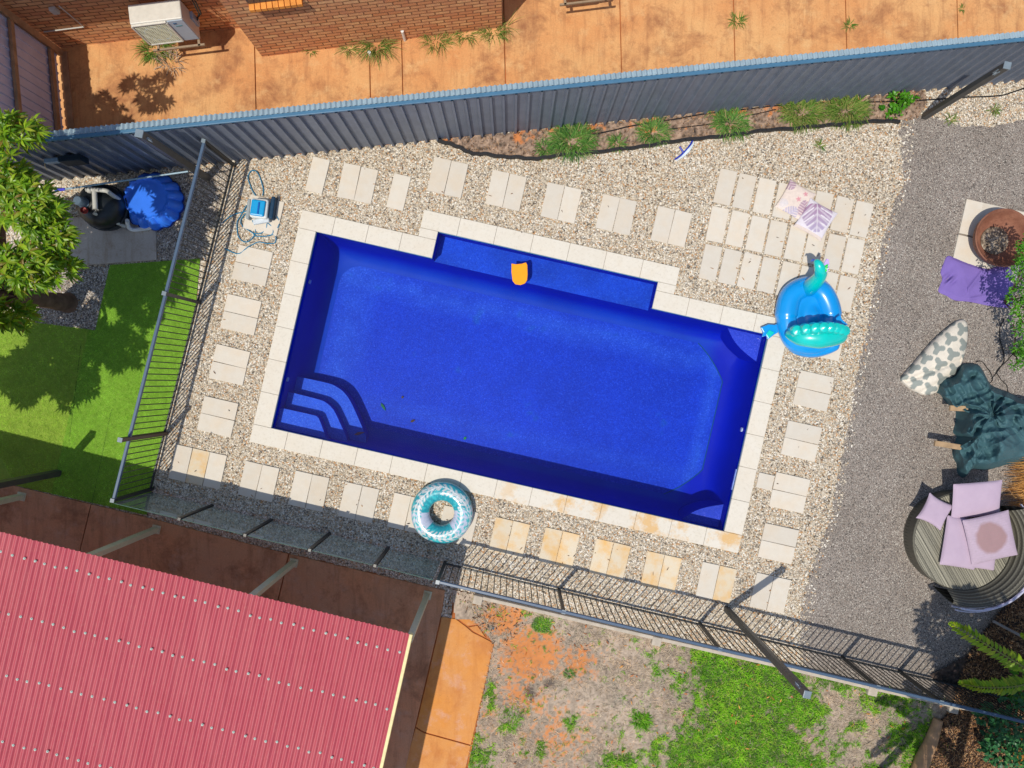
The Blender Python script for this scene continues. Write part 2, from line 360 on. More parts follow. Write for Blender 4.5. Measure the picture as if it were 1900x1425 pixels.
# painted yard: soil, thatch and grass meet in ragged patches
YARD = [(838, 1093), (886, 1103), (1215, 1179), (1453, 1233), (1612, 1271), (1761, 1303), (1900, 1336), (2200, 1415), (2200, 1700), (780, 1700), (868, 1425), (917, 1193), (880, 1150), (845, 1147)]
def blob(x, y, cx, cy, rx, ry): return np.clip(1-np.hypot((x-cx)/rx, (y-cy)/ry), 0, 1)
def sst(x, a, b): t = np.clip((x-a)/(b-a), 0, 1); return t*t*(3-2*t)
def yard_weights(X, Y):
    n1 = fbm(X/60, Y/60, 4, 1)-.5; n2 = fbm(X/15, Y/15, 4, 5)-.5; n3 = fbm(X/5, Y/5, 3, 9)-.5
    g = (X-1218)/60+(n1*3.2+n2*3.2+n3*3.0)
    g = np.minimum(g, 1.1-(X-1490)/60*np.clip(1.25-np.abs(Y-1300)/120, .25, 1)+n1*4+n2*3.4+n3*3)
    for cx, cy, rx, ry, w in [(1003, 1157, 18, 17, 2.6), (1190, 1335, 24, 28, 1.3), (905, 1290, 16, 40, 1.1), (885, 1400, 40, 60, 1.5), (1060, 1340, 18, 25, 1.4), (1160, 1415, 60, 30, 1.5), (945, 1330, 30, 40, 1.1), (1640, 1295, 60, 40, 2.0), (1590, 1345, 20, 16, 2.2), (1690, 1380, 70, 70, 1.8), (1700, 1290, 60, 30, 1.5), (1000, 1390, 30, 20, 1.0)]:
        g = np.maximum(g, blob(X, Y, cx, cy, rx*1.25, ry*1.25)*min(w, 1.7)*1.3-.62+n2*2.6+n3*3.6)
    green = sst(g, -.3, .6)
    o = np.maximum.reduce([blob(X, Y, 985, 1215, 88, 72)*2.4, blob(X, Y, 930, 1150, 70, 44)*1.9, blob(X, Y, 1075, 1225, 70, 60)*1.35, blob(X, Y, 960, 1290, 95, 100)*1.15, blob(X, Y, 1020, 1370, 140, 110)*1.0, blob(X, Y, 905, 1330, 60, 110)*.9])
    orange = sst(o+n2*1.4+n3*2.4+n1*.6, .28, .95)*.95*sst(o, .04, .2)
    dark = sst(np.maximum.reduce([blob(X, Y, 1020, 1266, 24, 17), blob(X, Y, 985, 1285, 20, 28)])*1.5+n3*1.4+n2*.7, .5, .75)
    return green, orange*(1-green), dark*(1-green), n1, n2, n3
def W2P(x, y): return x*F/H+950, 712.5-y*F/H
def painted(name, poly, step, z, colfn, mat, label, cat=None, kind='structure'):
    P = pts(poly); xs = [p.x for p in P]; ys = [p.y for p in P]
    nx = int((max(xs)-min(xs))/step); ny = int((max(ys)-min(ys))/step)
    X, Y = np.meshgrid(np.linspace(min(xs), max(xs), nx+1), np.linspace(min(ys), max(ys), ny+1))
    cx = (X[:-1, :-1]+X[1:, 1:])/2; cy = (Y[:-1, :-1]+Y[1:, 1:])/2; ins = in_poly(cx, cy, P)
    px, py = W2P(X, Y); c, hgt = colfn(px, py)
    j, i = np.nonzero(ins); a = j*(nx+1)+i
    f = np.stack([a, a+1, a+nx+2, a+nx+1], 1)
    used = np.unique(f); mp = np.zeros((nx+1)*(ny+1), int); mp[used] = np.arange(len(used))
    v = np.stack([X.ravel(), Y.ravel(), (z+hgt).ravel()], 1)[used]
    o = np_mesh(name, v, mp[f], mat, loc=(0, 0, 0), col=c.reshape(-1, 3)[used], smooth=True)
    return tag(o, label, cat, None, kind)
M_yard = pattern_mat('yard_soil', .95, .1, bump=.6, bscale=90)
def yard_col(X, Y):
    g, o, d, n1, n2, n3 = yard_weights(X, Y)
    base = np.array(cc(182, 163, 144))*(1+(n1*.5+n2*.7+n3*1.1))[..., None]
    base = base*(1-.35*sst(n2+n3, .08, .3)[..., None])
    base = base*(1-o[..., None])+o[..., None]*np.array(cc(204, 128, 68))*(1+n1*.3+n3*.35)[..., None]
    base = base*(1-.75*d[..., None])+.75*d[..., None]*np.array(cc(58, 52, 52))
    base = base*(1-g[..., None])+g[..., None]*np.array(cc(58, 88, 22))*(1+n2*1.2)[..., None]
    return np.clip(base, .01, .9), n1*.03+n3*.015
painted('lawn', YARD, .022, .03, yard_col, M_yard, 'patchy back lawn of red soil, dry thatch and green grass')
# planting strip by the metal fence
STRIP = [(812, 260), (845, 270), (880, 286), (930, 290), (990, 294), (1012, 291), (1100, 282), (1240, 264), (1330, 253), (1420, 241), (1520, 233), (1600, 226), (1700, 222), (1720, 190), (1712, 168), (1440, 196), (960, 245)]
def strip_col(X, Y):
    n1 = fbm(X/26, Y/26, 4, 31)-.5; n2 = fbm(X/6, Y/6, 4, 35)-.5; n3 = fbm(X/2.2, Y/2.2, 2, 37)-.5
    o = sst(n1*2.2+n2*.8-(Y-(352-.104*X))/60+.1, .05, .3)[..., None]
    b = np.array(cc(164, 138, 118))*(1+n2*1.6+n3*1.5)[..., None]
    return np.clip(b*(1-o)+o*np.array(cc(198, 122, 68))*(1+n2*.6)[..., None], .015, .8), n2*.03
painted('planting_strip', STRIP, .02, .02, strip_col, M_yard, 'narrow planting strip of red soil and mulch below the metal fence')
# dark garden bed lower right
BED = [(1792, 1212), (1838, 1150), (1868, 1112), (1900, 1092), (2300, 1050), (2300, 1700), (1720, 1700), (1700, 1425), (1738, 1340), (1762, 1306), (1722, 1250)]
def bed_col(X, Y):
    n1 = fbm(X/50, Y/50, 3, 41)-.5; n2 = fbm(X/7, Y/7, 4, 45)-.5; n3 = fbm(X/2.4, Y/2.4, 2, 47)-.5
    b = np.array(cc(74, 60, 52))*(1+n1+n2*2.4+n3*2.2)[..., None]
    p = sst(np.maximum(blob(X, Y, 1795, 1345, 60, 60), blob(X, Y, 1800, 1235, 50, 40))*.8+n2*2.4+n3*3.0, .72, 1.0)[..., None]
    return np.clip(b*(1-p)+p*np.array(cc(186, 140, 122)), .012, .8), n2*.05+n3*.02
painted('garden_bed', BED, .022, .06, bed_col, M_yard, 'dark mulched garden bed in the lower right corner')
# real pebbles over the pale gravel, thrown loose along its edges
def pebble_mesh(n, poly, rmin, rmax, z, name, mat, label, extra=None):
    P = pts(poly); xs = [p.x for p in P]; ys = [p.y for p in P]
    x = rng.uniform(min(xs), max(xs), n*4); y = rng.uniform(min(ys), max(ys), n*4)
    ok = in_poly(x, y, P); hl = in_poly(x, y, [L2W(*q) for q in pool_outline(.32)]); ok &= ~hl
    if extra is not None: ok &= extra(x, y)
    x, y = x[ok][:n], y[ok][:n]; n = len(x)
    base = np.array([(math.cos(a)*math.cos(b), math.sin(a)*math.cos(b), math.sin(b)) for b in (-.5, .55) for a in np.arange(5)*2*math.pi/5+(.6 if b > 0 else 0)]+[(0, 0, 1)])
    fc = [(i, (i+1) % 5, 5+i) for i in range(5)]+[((i+1) % 5, 5+(i+1) % 5, 5+i) for i in range(5)]+[(5+i, 5+(i+1) % 5, 10) for i in range(5)]
    fc = np.array(fc); r = rng.uniform(rmin, rmax, n)
    st = rng.uniform(.7, 1.35, (n, 1, 2)); v = base[None]*np.ones((n, 1, 1)); v = v+rng.normal(0, .12, v.shape)
    v[..., :2] *= st; v[..., 2] *= .6; a = rng.uniform(0, 6.28, n); ca, sa = np.cos(a)[:, None], np.sin(a)[:, None]
    vx = v[..., 0]*ca-v[..., 1]*sa; vy = v[..., 0]*sa+v[..., 1]*ca
    v = np.stack([vx*r[:, None]+x[:, None], vy*r[:, None]+y[:, None], v[..., 2]*r[:, None]+z+r[:, None]*.25], -1)
    f = (fc[None]+(np.arange(n)*11)[:, None, None]).reshape(-1, 3)
    o = np_mesh(name, v.reshape(-1, 3), f, mat, loc=(0, 0, 0))
    return tag(o, label, 'gravel', None, 'stuff')
def island_mat(name, stops, rough=.7):
    m = Mat(name, rough, .3); m.col(m.ramp(m.island(), stops, 'CONSTANT')); return m.m
M_pebble = island_mat('pebble', [(0, cc(210, 196, 174)), (.18, cc(236, 228, 214)), (.3, cc(186, 164, 136)), (.44, cc(200, 188, 170)), (.58, cc(156, 146, 134)), (.7, cc(190, 146, 104)), (.78, cc(124, 120, 114)), (.88, cc(222, 212, 198)), (.95, cc(92, 82, 72))])
GR = [(436, 300), (812, 262), (1000, 292), (1668, 228), (1674, 330), (1640, 440), (1600, 640), (1560, 850), (1500, 1080), (1490, 1236), (1215, 1176), (886, 1100), (826, 1092), (275, 955)]
pebble_mesh(52000, GR, .0055, .0125, .006, 'pebbles', M_pebble, 'loose beige and grey pebbles of the gravel around the pool')
EDGE = [(1655, 228), (1700, 210), (1690, 330), (1650, 450), (1620, 620), (1590, 780), (1560, 940), (1515, 1080), (1500, 1236), (1480, 1236), (1480, 1100), (1530, 930), (1560, 780), (1590, 610), (1620, 450), (1655, 330)]
pebble_mesh(2600, EDGE, .008, .018, .011, 'scattered_pebbles', M_pebble, 'pale pebbles strewn along the edge of the grey gravel')
pebble_mesh(7000, [(1712, 168), (1900, 149), (2050, 134), (2050, 215), (1900, 220), (1790, 236), (1720, 216)], .006, .0145, .008, 'corner_pebbles', M_pebble, 'pale pebbles below the fence in the upper right corner')
M_dpebble = island_mat('dark_pebble', [(0, cc(150, 140, 130)), (.2, cc(190, 180, 170)), (.4, cc(110, 102, 96)), (.6, cc(168, 150, 134)), (.8, cc(84, 78, 74)), (.9, cc(214, 206, 196))])
pebble_mesh(13000, [(60, 598), (178, 612), (205, 492), (372, 478), (434, 305), (330, 320), (292, 420), (293, 488), (150, 498), (60, 505)], .006, .014, .008, 'tree_pebbles', M_dpebble, 'grey pebbles around the tree trunk and beside the pump slab')
# ------------------------------------------------------------------ swimming pool
WL = -.07                                     # water level
FD = -1.06                                    # floor, as deep as it looks through the water
pool = thing('swimming_pool', 'long royal blue swimming pool with cream coping, corner steps and side bench', 'swimming pool', (PC.x, PC.y, 0), RZ)
def loc2w(P): return [tuple(L2W(*p)) for p in P]
m = Mat('blue_gelcoat', .55, .12); m.col(m.mix(1, m.attr(), m.ramp(m.noise(1.5, 4), [(.3, (.85, .85, .88)), (.7, (1.1, 1.15, 1.08))]), 'MULTIPLY')); M_shell = m.m
def speckled(name, k):
    m = Mat(name, .55, .15); c = m.attr()
    v = m.vor(58); sc = m.n('ShaderNodeSeparateColor'); m.ln(v.outputs['Color'], sc.inputs[0])
    c = m.mix(1, c, m.ramp(sc.outputs[0], [(0, (.75, .8, .88)), (.45, (.94, .96, .98)), (.75, (1.1, 1.08, 1.04)), (.93, (1.5*k, 1.3*k, 1.14*k)), (1, (2.8*k, 1.8*k, 1.25*k))]), 'MULTIPLY')
    c = m.mix(1, c, m.ramp(m.noise(24, 3, .6), [(.3, (.84, .87, .9)), (.7, (1.14, 1.12, 1.06))]), 'MULTIPLY')
    m.col(c); return m.m
M_floor = speckled('blue_pool_floor', 1.0); M_step = speckled('blue_step', .9)
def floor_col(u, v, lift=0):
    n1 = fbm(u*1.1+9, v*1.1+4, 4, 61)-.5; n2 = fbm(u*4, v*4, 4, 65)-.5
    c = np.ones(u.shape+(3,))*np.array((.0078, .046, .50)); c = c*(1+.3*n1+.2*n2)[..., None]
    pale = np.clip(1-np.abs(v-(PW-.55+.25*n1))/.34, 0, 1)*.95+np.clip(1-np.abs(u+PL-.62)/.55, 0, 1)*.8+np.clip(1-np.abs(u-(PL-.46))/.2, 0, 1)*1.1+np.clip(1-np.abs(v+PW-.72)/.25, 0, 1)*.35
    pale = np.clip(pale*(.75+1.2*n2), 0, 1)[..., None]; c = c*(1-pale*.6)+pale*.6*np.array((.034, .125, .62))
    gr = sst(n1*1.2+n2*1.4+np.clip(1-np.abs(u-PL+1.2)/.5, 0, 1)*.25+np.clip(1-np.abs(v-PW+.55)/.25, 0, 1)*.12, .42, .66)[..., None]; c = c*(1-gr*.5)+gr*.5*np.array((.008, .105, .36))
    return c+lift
def loc_grid(name, u0, u1, v0, v1, z, mat, colfn, step=.03):
    U, V_ = np.meshgrid(np.linspace(u0, u1, int((u1-u0)/step)+2), np.linspace(v0, v1, int((v1-v0)/step)+2)); n = U.shape[1]
    X = PC.x+UX.x*U+VX.x*V_; Y = PC.y+UX.y*U+VX.y*V_; f = np.array([(j*n+i, j*n+i+1, (j+1)*n+i+1, (j+1)*n+i) for j in range(U.shape[0]-1) for i in range(n-1)])
    return np_mesh(name, np.stack([X, Y, np.full(U.shape, z)], -1).reshape(-1, 3), f, mat, pool, col=colfn(U, V_).reshape(-1, 3))
STEPC = lambda u, v: np.ones(u.shape+(3,))*np.array((.026, .105, .62))*(1+.5*(fbm(u*3, v*3, 4, 71)-.5))[..., None]
BENCHC = lambda u, v: np.ones(u.shape+(3,))*np.array((.011, .070, .54))*(1+.7*(fbm(u*2.5, v*2.5, 4, 73)-.5))[..., None]
# shell lofted as rings (inset, depth); the inner corners turn ever rounder
def ring(inset, r, z, extra):
    l, rt, b, t = -PL+inset, PL-inset-extra, -PW+inset, PW-inset
    out = []
    for cx, cy, a0, rr in ((l+r, b+r, 180, r), (rt-r, b+r, 270, r+extra*.6), (rt-r, t-r, 0, r+extra*.6), (l+r, t-r, 90, r)):
        rr = r if (a0 in (180, 90) or inset < .01) else r+inset*.75
        cx = (l+rr) if a0 in (180, 90) else (rt-rr); cy = (b+rr) if a0 in (180, 270) else (t-rr)
        k = 2 if inset > .03 and a0 in (270, 0) else 8
        for i in range(9): 
            a = R(a0+90*i/8)
            x, y = cx+rr*math.cos(a), cy+rr*math.sin(a)
            if k == 2:      # chamfered deep-end corners
                p, q = Vector((cx+rr*math.cos(R(a0)), cy+rr*math.sin(R(a0)))), Vector((cx+rr*math.cos(R(a0+90)), cy+rr*math.sin(R(a0+90))))
                s = p.lerp(q, i/8); x, y = Vector((x, y)).lerp(s, .75)
            out.append((x, y, z))
        if a0 == 0: out += [(PR1, t, z)]+[(PR1+(PR0-PR1)*i/8, t, z) for i in range(1, 8)]+[(PR0, t, z)]
    return out
prof = [(0, .015, -.03, 0), (.0, .02, -.40, 0), (.02, .05, -.66, .0), (.05, .10, -.82, .0), (.09, .16, -.93, .0), (.15, .24, -1.0, .0), (.22, .32, -1.045, .0), (.29, .38, FD, .0)]
rings = [ring(*p) for p in prof]; n = len(rings[0]); mb = MB()
v = [p for g in rings for p in g]; f = []
i0 = [i for i, p in enumerate(rings[0]) if abs(p[0]-PR1) < 1e-6][0]
for k in range(len(rings)-1):
    for i in range(n):
        j = (i+1) % n
        if k == 0 and i0 <= i < i0+8: continue
        f.append((k*n+i, k*n+j, (k+1)*n+j, (k+1)*n+i))
mb.add(loc2w(v), f)
bv = [(PR0, PW, -.40), (PR0, PV, -.40), (PR1, PV, -.40), (PR1, PW, -.40), (PR0, PW, -.03), (PR0, PV, -.03), (PR1, PV, -.03), (PR1, PW, -.03)]
mb.add(loc2w(bv), [(4, 5, 1, 0), (5, 6, 2, 1), (6, 7, 3, 2)])
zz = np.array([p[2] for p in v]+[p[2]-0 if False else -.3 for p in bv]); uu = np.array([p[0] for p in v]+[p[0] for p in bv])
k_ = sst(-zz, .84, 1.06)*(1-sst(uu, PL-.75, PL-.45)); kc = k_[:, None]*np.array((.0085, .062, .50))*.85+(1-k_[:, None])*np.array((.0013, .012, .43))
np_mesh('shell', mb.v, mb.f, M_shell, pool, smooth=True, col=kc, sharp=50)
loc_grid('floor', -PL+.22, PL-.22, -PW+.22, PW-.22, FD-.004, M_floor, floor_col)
P_ = [L2W(*q) for q in rings[-1]]; Q_ = [p for p, q in zip(P_, rings[-1]) if q[0] > PL-1.6]
k_ = max(range(len(Q_)), key=lambda i: (Q_[i]-Q_[i-1]).length); Q_ = Q_[k_:]+Q_[:k_]
mb = MB(); mb.tube(Q_, .009, 5); mb.build('algae_line', simple('algae', (16, 84, 110), .8), pool)
loc_grid('bench', PR0, PR1, PW-.004, PV, -.398, M_step, BENCHC)
# entry steps, lower left: three treads that curve round the corner
def step_poly(outer): return [(-PL+.002, -PW+.002)]+[(PL*0-PL+.002, outer[0][1])]+outer+[(outer[-1][0], -PW+.002)]
treads = [(-.25, [(522, 757), (578, 769.5), (588, 773), (593, 780), (604, 809)]), (-.48, [(538.6, 727.7), (593, 741.7), (606, 748), (616, 757), (623, 768), (642, 809)]), (-.71, [(554, 699), (608, 711), (625, 718), (640, 730), (654, 752), (679, 809)])]
zlo = FD
for z, ol in reversed(treads):
    q = [Vector((*W2L(W(*p, z)), 0)) for p in ol]; q = smooth_path(q, 4); q = [(p.x, p.y) for p in q]
    q = [(-PL+.004, -PW+.004), (q[-1][0]+.04, -PW+.004)]+q[::-1]+[(-PL+.004, q[0][1])]
    mb = MB(); mb.prism([tuple(L2W(u, v_))[:2] for u, v_ in q], zlo, z-.004); np_mesh('step_block', mb.v, mb.f, M_shell, pool, col=np.tile([[.0013, .012, .43]], (len(mb.v), 1)))
    k = len(q); np_mesh('step', [tuple(L2W(u, v_, z)) for u, v_ in q], [tuple(range(k))], M_step, pool, col=STEPC(np.array([a[0] for a in q]), np.array([a[1] for a in q])))
    zlo = z-.008
for sgn, ax, ay in ((1, .62, .46), (-1, .66, .42)):
    q = [(PL-.004, sgn*(PW-.004)), (PL-ax, sgn*(PW-.004))]+[(PL-ax*(1-t)-.10*math.sin(math.pi*t)*.7, sgn*(PW-ay*t-.06*math.sin(math.pi*t)*.5)) for t in np.linspace(.1, .9, 9)]+[(PL-.004, sgn*(PW-ay))]
    mb = MB(); mb.prism([tuple(L2W(*p))[:2] for p in q], FD+.1, -.334); np_mesh('corner_seat_block', mb.v, mb.f, M_shell, pool, col=np.tile([[.0013, .012, .43]], (len(mb.v), 1)))
    np_mesh('corner_seat', [tuple(L2W(*p, -.33)) for p in (q if sgn < 0 else q[::-1])], [tuple(range(len(q)))], M_step, pool, col=STEPC(np.array([a[0] for a in q]), np.array([a[1] for a in q]))*np.array((1.7, .75, .95)))
M_white = simple('white_plastic', (222, 222, 218), .4, .4, .05)
for px, py in ((571, 522), (530, 703), (1376, 797)):
    z = -.26; u, v_ = W2L(W(px, py, z)); u = -PL+.012 if u < 0 else PL-.012
    c = L2W(u, v_, z); mb = MB(); mb.tube([c-UX*.012, c+UX*.012], .038, 14); mb.build('return_inlet', M_white, pool)
u, v_ = W2L(W(1364, 890, -.08))
MB().box(L2W(PL-.008, v_, -.075), (.02, .36, .05), RZ).build('skimmer_mouth', simple('pale_blue_plastic', (150, 170, 230), .4), pool)
# coping: separate blocks on a mortar bed
mb = MB(); mort = MB(); c = PCW; o = .012
rects = [(-PL-c, PL+c, -PW-c, -PW+o, 0), (-PL-c, -PL+o, -PW+o, PW-o, 1), (PL-o, PL+c, -PW+o, PW-o, 1), (-PL-c, PR0+o, PW-o, PW+c, 0), (PR1-o, PL+c, PW-o, PW+c, 0), (PR0-c, PR0+o, PW+c, PV-o, 1), (PR1-o, PR1+c, PW+c, PV-o, 1), (PR0-c, PR1+c, PV-o, PV+c, 0)]
for u0, u1, v0, v1, ax in rects:
    n_ = max(1, round((v1-v0 if ax else u1-u0)/.605)); g = .0022
    for k in range(n_):
        if ax: a = (u0, u1, v0+(v1-v0)*k/n_, v0+(v1-v0)*(k+1)/n_)
        else: a = (u0+(u1-u0)*k/n_, u0+(u1-u0)*(k+1)/n_, v0, v1)
        mb.box(L2W((a[0]+a[1])/2, (a[2]+a[3])/2, .012+.0012*random.random()), (a[1]-a[0]-2*g, a[3]-a[2]-2*g, .05), RZ)
    mort.box(L2W((u0+u1)/2, (v0+v1)/2, .004), (u1-u0-.03, v1-v0-.03, .04), RZ)
mb.build('coping', M_coping, pool, bevel=.005); mort.build('mortar_bed', simple('mortar', (150, 138, 120), .9), pool)
# the shell's pale flange shows as a thin line under the coping
mb = MB(); P = [L2W(*p, -.036) for p in pool_outline(-.006)]
mb.tube(P, .009, 6, closed=True); mb.build('flange', simple('flange_blue', (70, 130, 150), .35), pool)
# water: a clear skin with faint ripples that lets the sun through
m = Mat('pool_water', .02, .5); t = m.t
tr = m.n('ShaderNodeBsdfTransparent'); tr.inputs[0].default_value = (.80, .89, 1, 1)
gl = m.n('ShaderNodeBsdfGlossy'); gl.inputs['Roughness'].default_value = .02
fr = m.n('ShaderNodeFresnel'); fr.inputs[0].default_value = 1.33
bp = m.n('ShaderNodeBump'); bp.inputs['Strength'].default_value = .12; bp.inputs['Distance'].default_value = .02
m.ln(m.noise(3.5, 3), bp.inputs['Height']); m.ln(bp.outputs[0], gl.inputs['Normal']); m.ln(bp.outputs[0], fr.inputs['Normal'])
mx = m.n('ShaderNodeMixShader'); m.ln(fr.outputs[0], mx.inputs[0]); m.ln(tr.outputs[0], mx.inputs[1]); m.ln(gl.outputs[0], mx.inputs[2])
m.ln(mx.outputs[0], t.nodes['Material Output'].inputs[0]); M_water = m.m
mb = MB(); q = pool_outline(-.004); mb.add([tuple(L2W(*p, WL)) for p in q], [tuple(range(len(q)))]); mb.build('water_surface', M_water, pool)
# kickboard, slabs, litter
def outline_solid(P, z0, z1, mat, name, label, cat, bevel, grp=None):
    mb = MB(); mb.prism([(p.x, p.y) for p in P], z0, z1); return tag(mb.build(name, mat, bevel=bevel, seg=3), label, cat, grp)
kb = [W(x, y, WL) for x, y in [(949, 489), (957, 490.5), (968, 489.5), (976, 487), (978.5, 492), (979, 510), (978, 520), (974, 526), (966, 529), (956, 527.5), (951, 521), (949, 505)]]
outline_solid(kb, WL-.02, WL+.022, simple('orange_foam', (250, 158, 12), .6, .3, .05), 'kickboard', 'orange foam kickboard floating at the edge of the pool bench', 'kickboard', .009)
PAV = MB().box((0, 0, 0), (.292, .59, .04)).build('paver', M_paver, bevel=.004, loc=(0, 0, 0)); PAV.modifiers[0].segments = 2
PAV2 = PAV.copy(); PAV2.data = PAV.data.copy(); PAV2.data.materials[0] = M_paver_stain; first = {1: True, 2: True}
def paver(px, py, rot, label, group, stain=False, z=.012):
    src = PAV2 if stain else PAV; key = 2 if stain else 1
    o = src if first[key] else src.copy()
    COL.objects.link(o) if o.name not in COL.objects else None
    first[key] = False
    o.location = W(px, py)+Vector((0, 0, z+random.uniform(-.003, .003))); o.rotation_euler = (random.gauss(0, .004), random.gauss(0, .004), RZ+rot+random.gauss(0, R(.5)))
    return tag(o, label, 'paver', group)
ORD = ['first', 'second', 'third', 'fourth', 'fifth', 'sixth', 'seventh', 'eighth', 'ninth', 'tenth', 'eleventh', 'twelfth']
def pair(px, py, lab, group, along='u', stain=(0, 0), gap=16.3, n=2):
    du = Vector((.975, .222)) if along == 'u' else Vector((.222, -.975))
    words = {2: ['left', 'right'], 3: ['left', 'middle', 'right']}[n] if along == 'u' else ['lower', 'upper']
    for i in range(n):
        q = (i-(n-1)/2)*2*gap
        paver(px+du.x*q, py+du.y*q, 0 if along == 'u' else R(90), words[i]+' slab of '+lab, group, stain[i] if i < len(stain) else False)
paver(590, 326, 0, 'single cream paver, leftmost in the row below the metal fence', 'pavers along the fence side')
pair(664, 341, 'the cream paver pair between two single pavers near the metal fence', 'pavers along the fence side')
paver(740, 357, 0, 'single cream paver beside the left corner of the pool recess', 'pavers along the fence side')
for i, (x, y) in enumerate([(831, 330), (939, 354), (1041, 377), (1143, 399), (1245, 421)]):
    pair(x, y, 'cream paver pair %s from left in the row above the pool bench' % ORD[i], 'pavers along the fence side')
for r in range(3):
    for c_ in range(8):
        x = 1280+345/5.278+c_*35.85-r*14.4; y = 300+255/5.278+c_*8.3+r*69.3
        paver(x+random.uniform(-1, 1), y+random.uniform(-1, 1)+(2 if r == 0 and c_ == 4 else 0), 0, 'cream grid paver, %s column from left, %s row, between pool and grey gravel' % (ORD[c_], ['top', 'middle', 'bottom'][r]), 'pavers of the paved grid')
for i, (x, y) in enumerate([(490, 400), (469, 493), (448, 584), (427, 677), (405, 773)]):
    pair(x, y, '%s cream paver pair from top in the column left of the pool' % ORD[i], 'pavers along the left side', 'v')
pair(368, 866, 'the three joined cream pavers at the corner by the glass fence', 'pavers along the house side', 'u', (0, 1, 0), n=3)
for i, (x, y) in enumerate([(481, 893), (574, 911), (666, 932), (757, 952), (849, 975), (945, 997), (1037, 1016), (1131, 1037), (1226, 1060), (1328, 1080), (1428, 1100)]):
    pair(x, y, '%s paver pair from left in the row below the pool' % ORD[i], 'pavers along the house side', 'u', (5 <= i <= 8, 5 <= i <= 9))
for i, (x, y) in enumerate([(1530, 632), (1508, 725), (1486, 818), (1464, 914), (1443, 1008)]):
    pair(x, y, '%s cream paver pair from top in the column right of the pool' % ORD[i], 'pavers along the right side', 'v')
for r in range(2):
    for c_ in range(4):
        x = 1800+c_*29.8-r*15.5; y = 405+c_*6.8+r*66
        paver(x, y, 0, 'cream tile %s from left in the %s row of the pad under the fire pit' % (ORD[c_], ['upper', 'lower'][r]), 'tiles under the fire pit', z=.016)
MB().box((0, 0, 0), (.27, .26, .04), 0).build('skimmer_lid', M_paver, bevel=.004, loc=tuple(W(1419, 893)+Vector((0, 0, .014))))
o = bpy.data.objects['skimmer_lid']; o.rotation_euler = (0, 0, RZ); tag(o, 'small square cream skimmer lid between coping and right hand paver', 'skimmer lid')
M_dleaf = simple('dead_leaf', (96, 70, 40), .8)
for x, y, a, l, lb, c in [(711, 755, -60, .17, 'long greenish leaf lying on the pool floor by the steps', (40, 110, 70)), (747, 737, 0, .05, 'small brown leaf speck on the pool floor', (90, 70, 50)), (766, 781, 20, .10, 'curled brown leaf on the pool floor right of the steps', (86, 60, 44)), (863, 813, 40, .07, 'small green leaf near the shaded pool wall', (40, 140, 60)), (667, 804, 12, .2, 'reddish twig leaf on the lowest pool step', (150, 90, 90))]:
    z = FD+.012 if x != 667 else -.70
    p = W(x, y, z); d = Vector((math.cos(R(a)), math.sin(R(a)), 0)); s = Vector((-d.y, d.x, 0)); mb = MB(); w = .025
    P = [p-d*l/2, p-d*l*.15+s*w, p+d*l*.2+s*w*.8, p+d*l/2, p+d*l*.15-s*w*.7, p-d*l*.2-s*w]
    mb.prism([(q.x, q.y) for q in P], z, z+.008)
    tag(mb.build('fallen_leaf', simple('pool_leaf_%d' % x, c, .7)), lb, 'leaf', 'leaves in the pool')
# ------------------------------------------------------------------ metal fence along the house path
M_fence = simple('charcoal_sheet', (108, 115, 128), .42, .45, .12, 5)
M_rail = simple('blue_grey_rail', (70, 112, 140), .4, .4, .08, 8)
M_corr = simple('galvanised_sheet', (156, 176, 186), .45, .45, .12, 6, metal=.15)
FB0, FB1 = W(440, 297.4), W(2150, 121.8)          # line on the ground
fd = (FB1-FB0).normalized(); fn = Vector((fd.y, -fd.x, 0))      # fn faces the pool
FA = FB0-fd*3.95
fence = thing('metal_fence', 'long charcoal ribbed metal fence with blue grey top rail between pool yard and orange path', 'fence', tuple((FB0+FB1)/2))
def ribbed(p0, L, z0, z1, pitch, depth, groove, nrm, name, mat, parent, sinus=False):
    prof = []; n = int(L/pitch)
    for k in range(n+1):
        x = k*pitch
        if sinus: prof += [(x+pitch*i/8, depth*math.cos(2*math.pi*i/8)) for i in range(8)]
        else: prof += [(x, 0), (x+pitch-groove, 0), (x+pitch-groove*.78, depth), (x+pitch-groove*.22, depth)]
    prof = [p for p in prof if p[0] <= L]
    v = []; f = []
    for x, d in prof:
        q = p0+fd*x+nrm*d; v += [(q.x, q.y, z0), (q.x, q.y, z1)]
    for i in range(len(prof)-1): f.append((2*i, 2*i+2, 2*i+3, 2*i+1))
    return np_mesh(name, v, f, mat, parent, smooth=sinus)
FH = 1.66; up3 = Vector((0, 0, 1))
ribbed(FA, (FB1-FA).length, .02, FH, .190, .045, .055, fn, 'ribbed_sheet', M_fence, fence)
ribbed(FA-fn*.105, (FB1-FA).length, .05, FH-.02, .0765, .018, 0, fn, 'corrugated_sheet', M_corr, fence, True)
v = []; n_ = int((FB1-FA).length/.0765*8)
for i in range(n_+1):
    q = FA+fd*(.0765*i/8); h_ = .017*math.cos(2*math.pi*i/8); v += [tuple(q-fn*.028+up3*(FH+.012+h_)), tuple(q-fn*.125+up3*(FH-.006+h_))]
np_mesh('corrugated_capping', v, [(2*i, 2*i+2, 2*i+3, 2*i+1) for i in range(n_)], M_corr, fence, smooth=True)
mid = (FA+FB1)/2; L = (FB1-FA).length; rz = math.atan2(fd.y, fd.x)
MB().box(mid+fn*.005+Vector((0, 0, FH+.012)), (L, .055, .04), rz).build('top_rail', M_rail, fence, bevel=.006)
MB().box(mid-fn*.02+Vector((0, 0, .03)), (L, .02, .05), rz).build('bottom_rail', M_fence, fence)
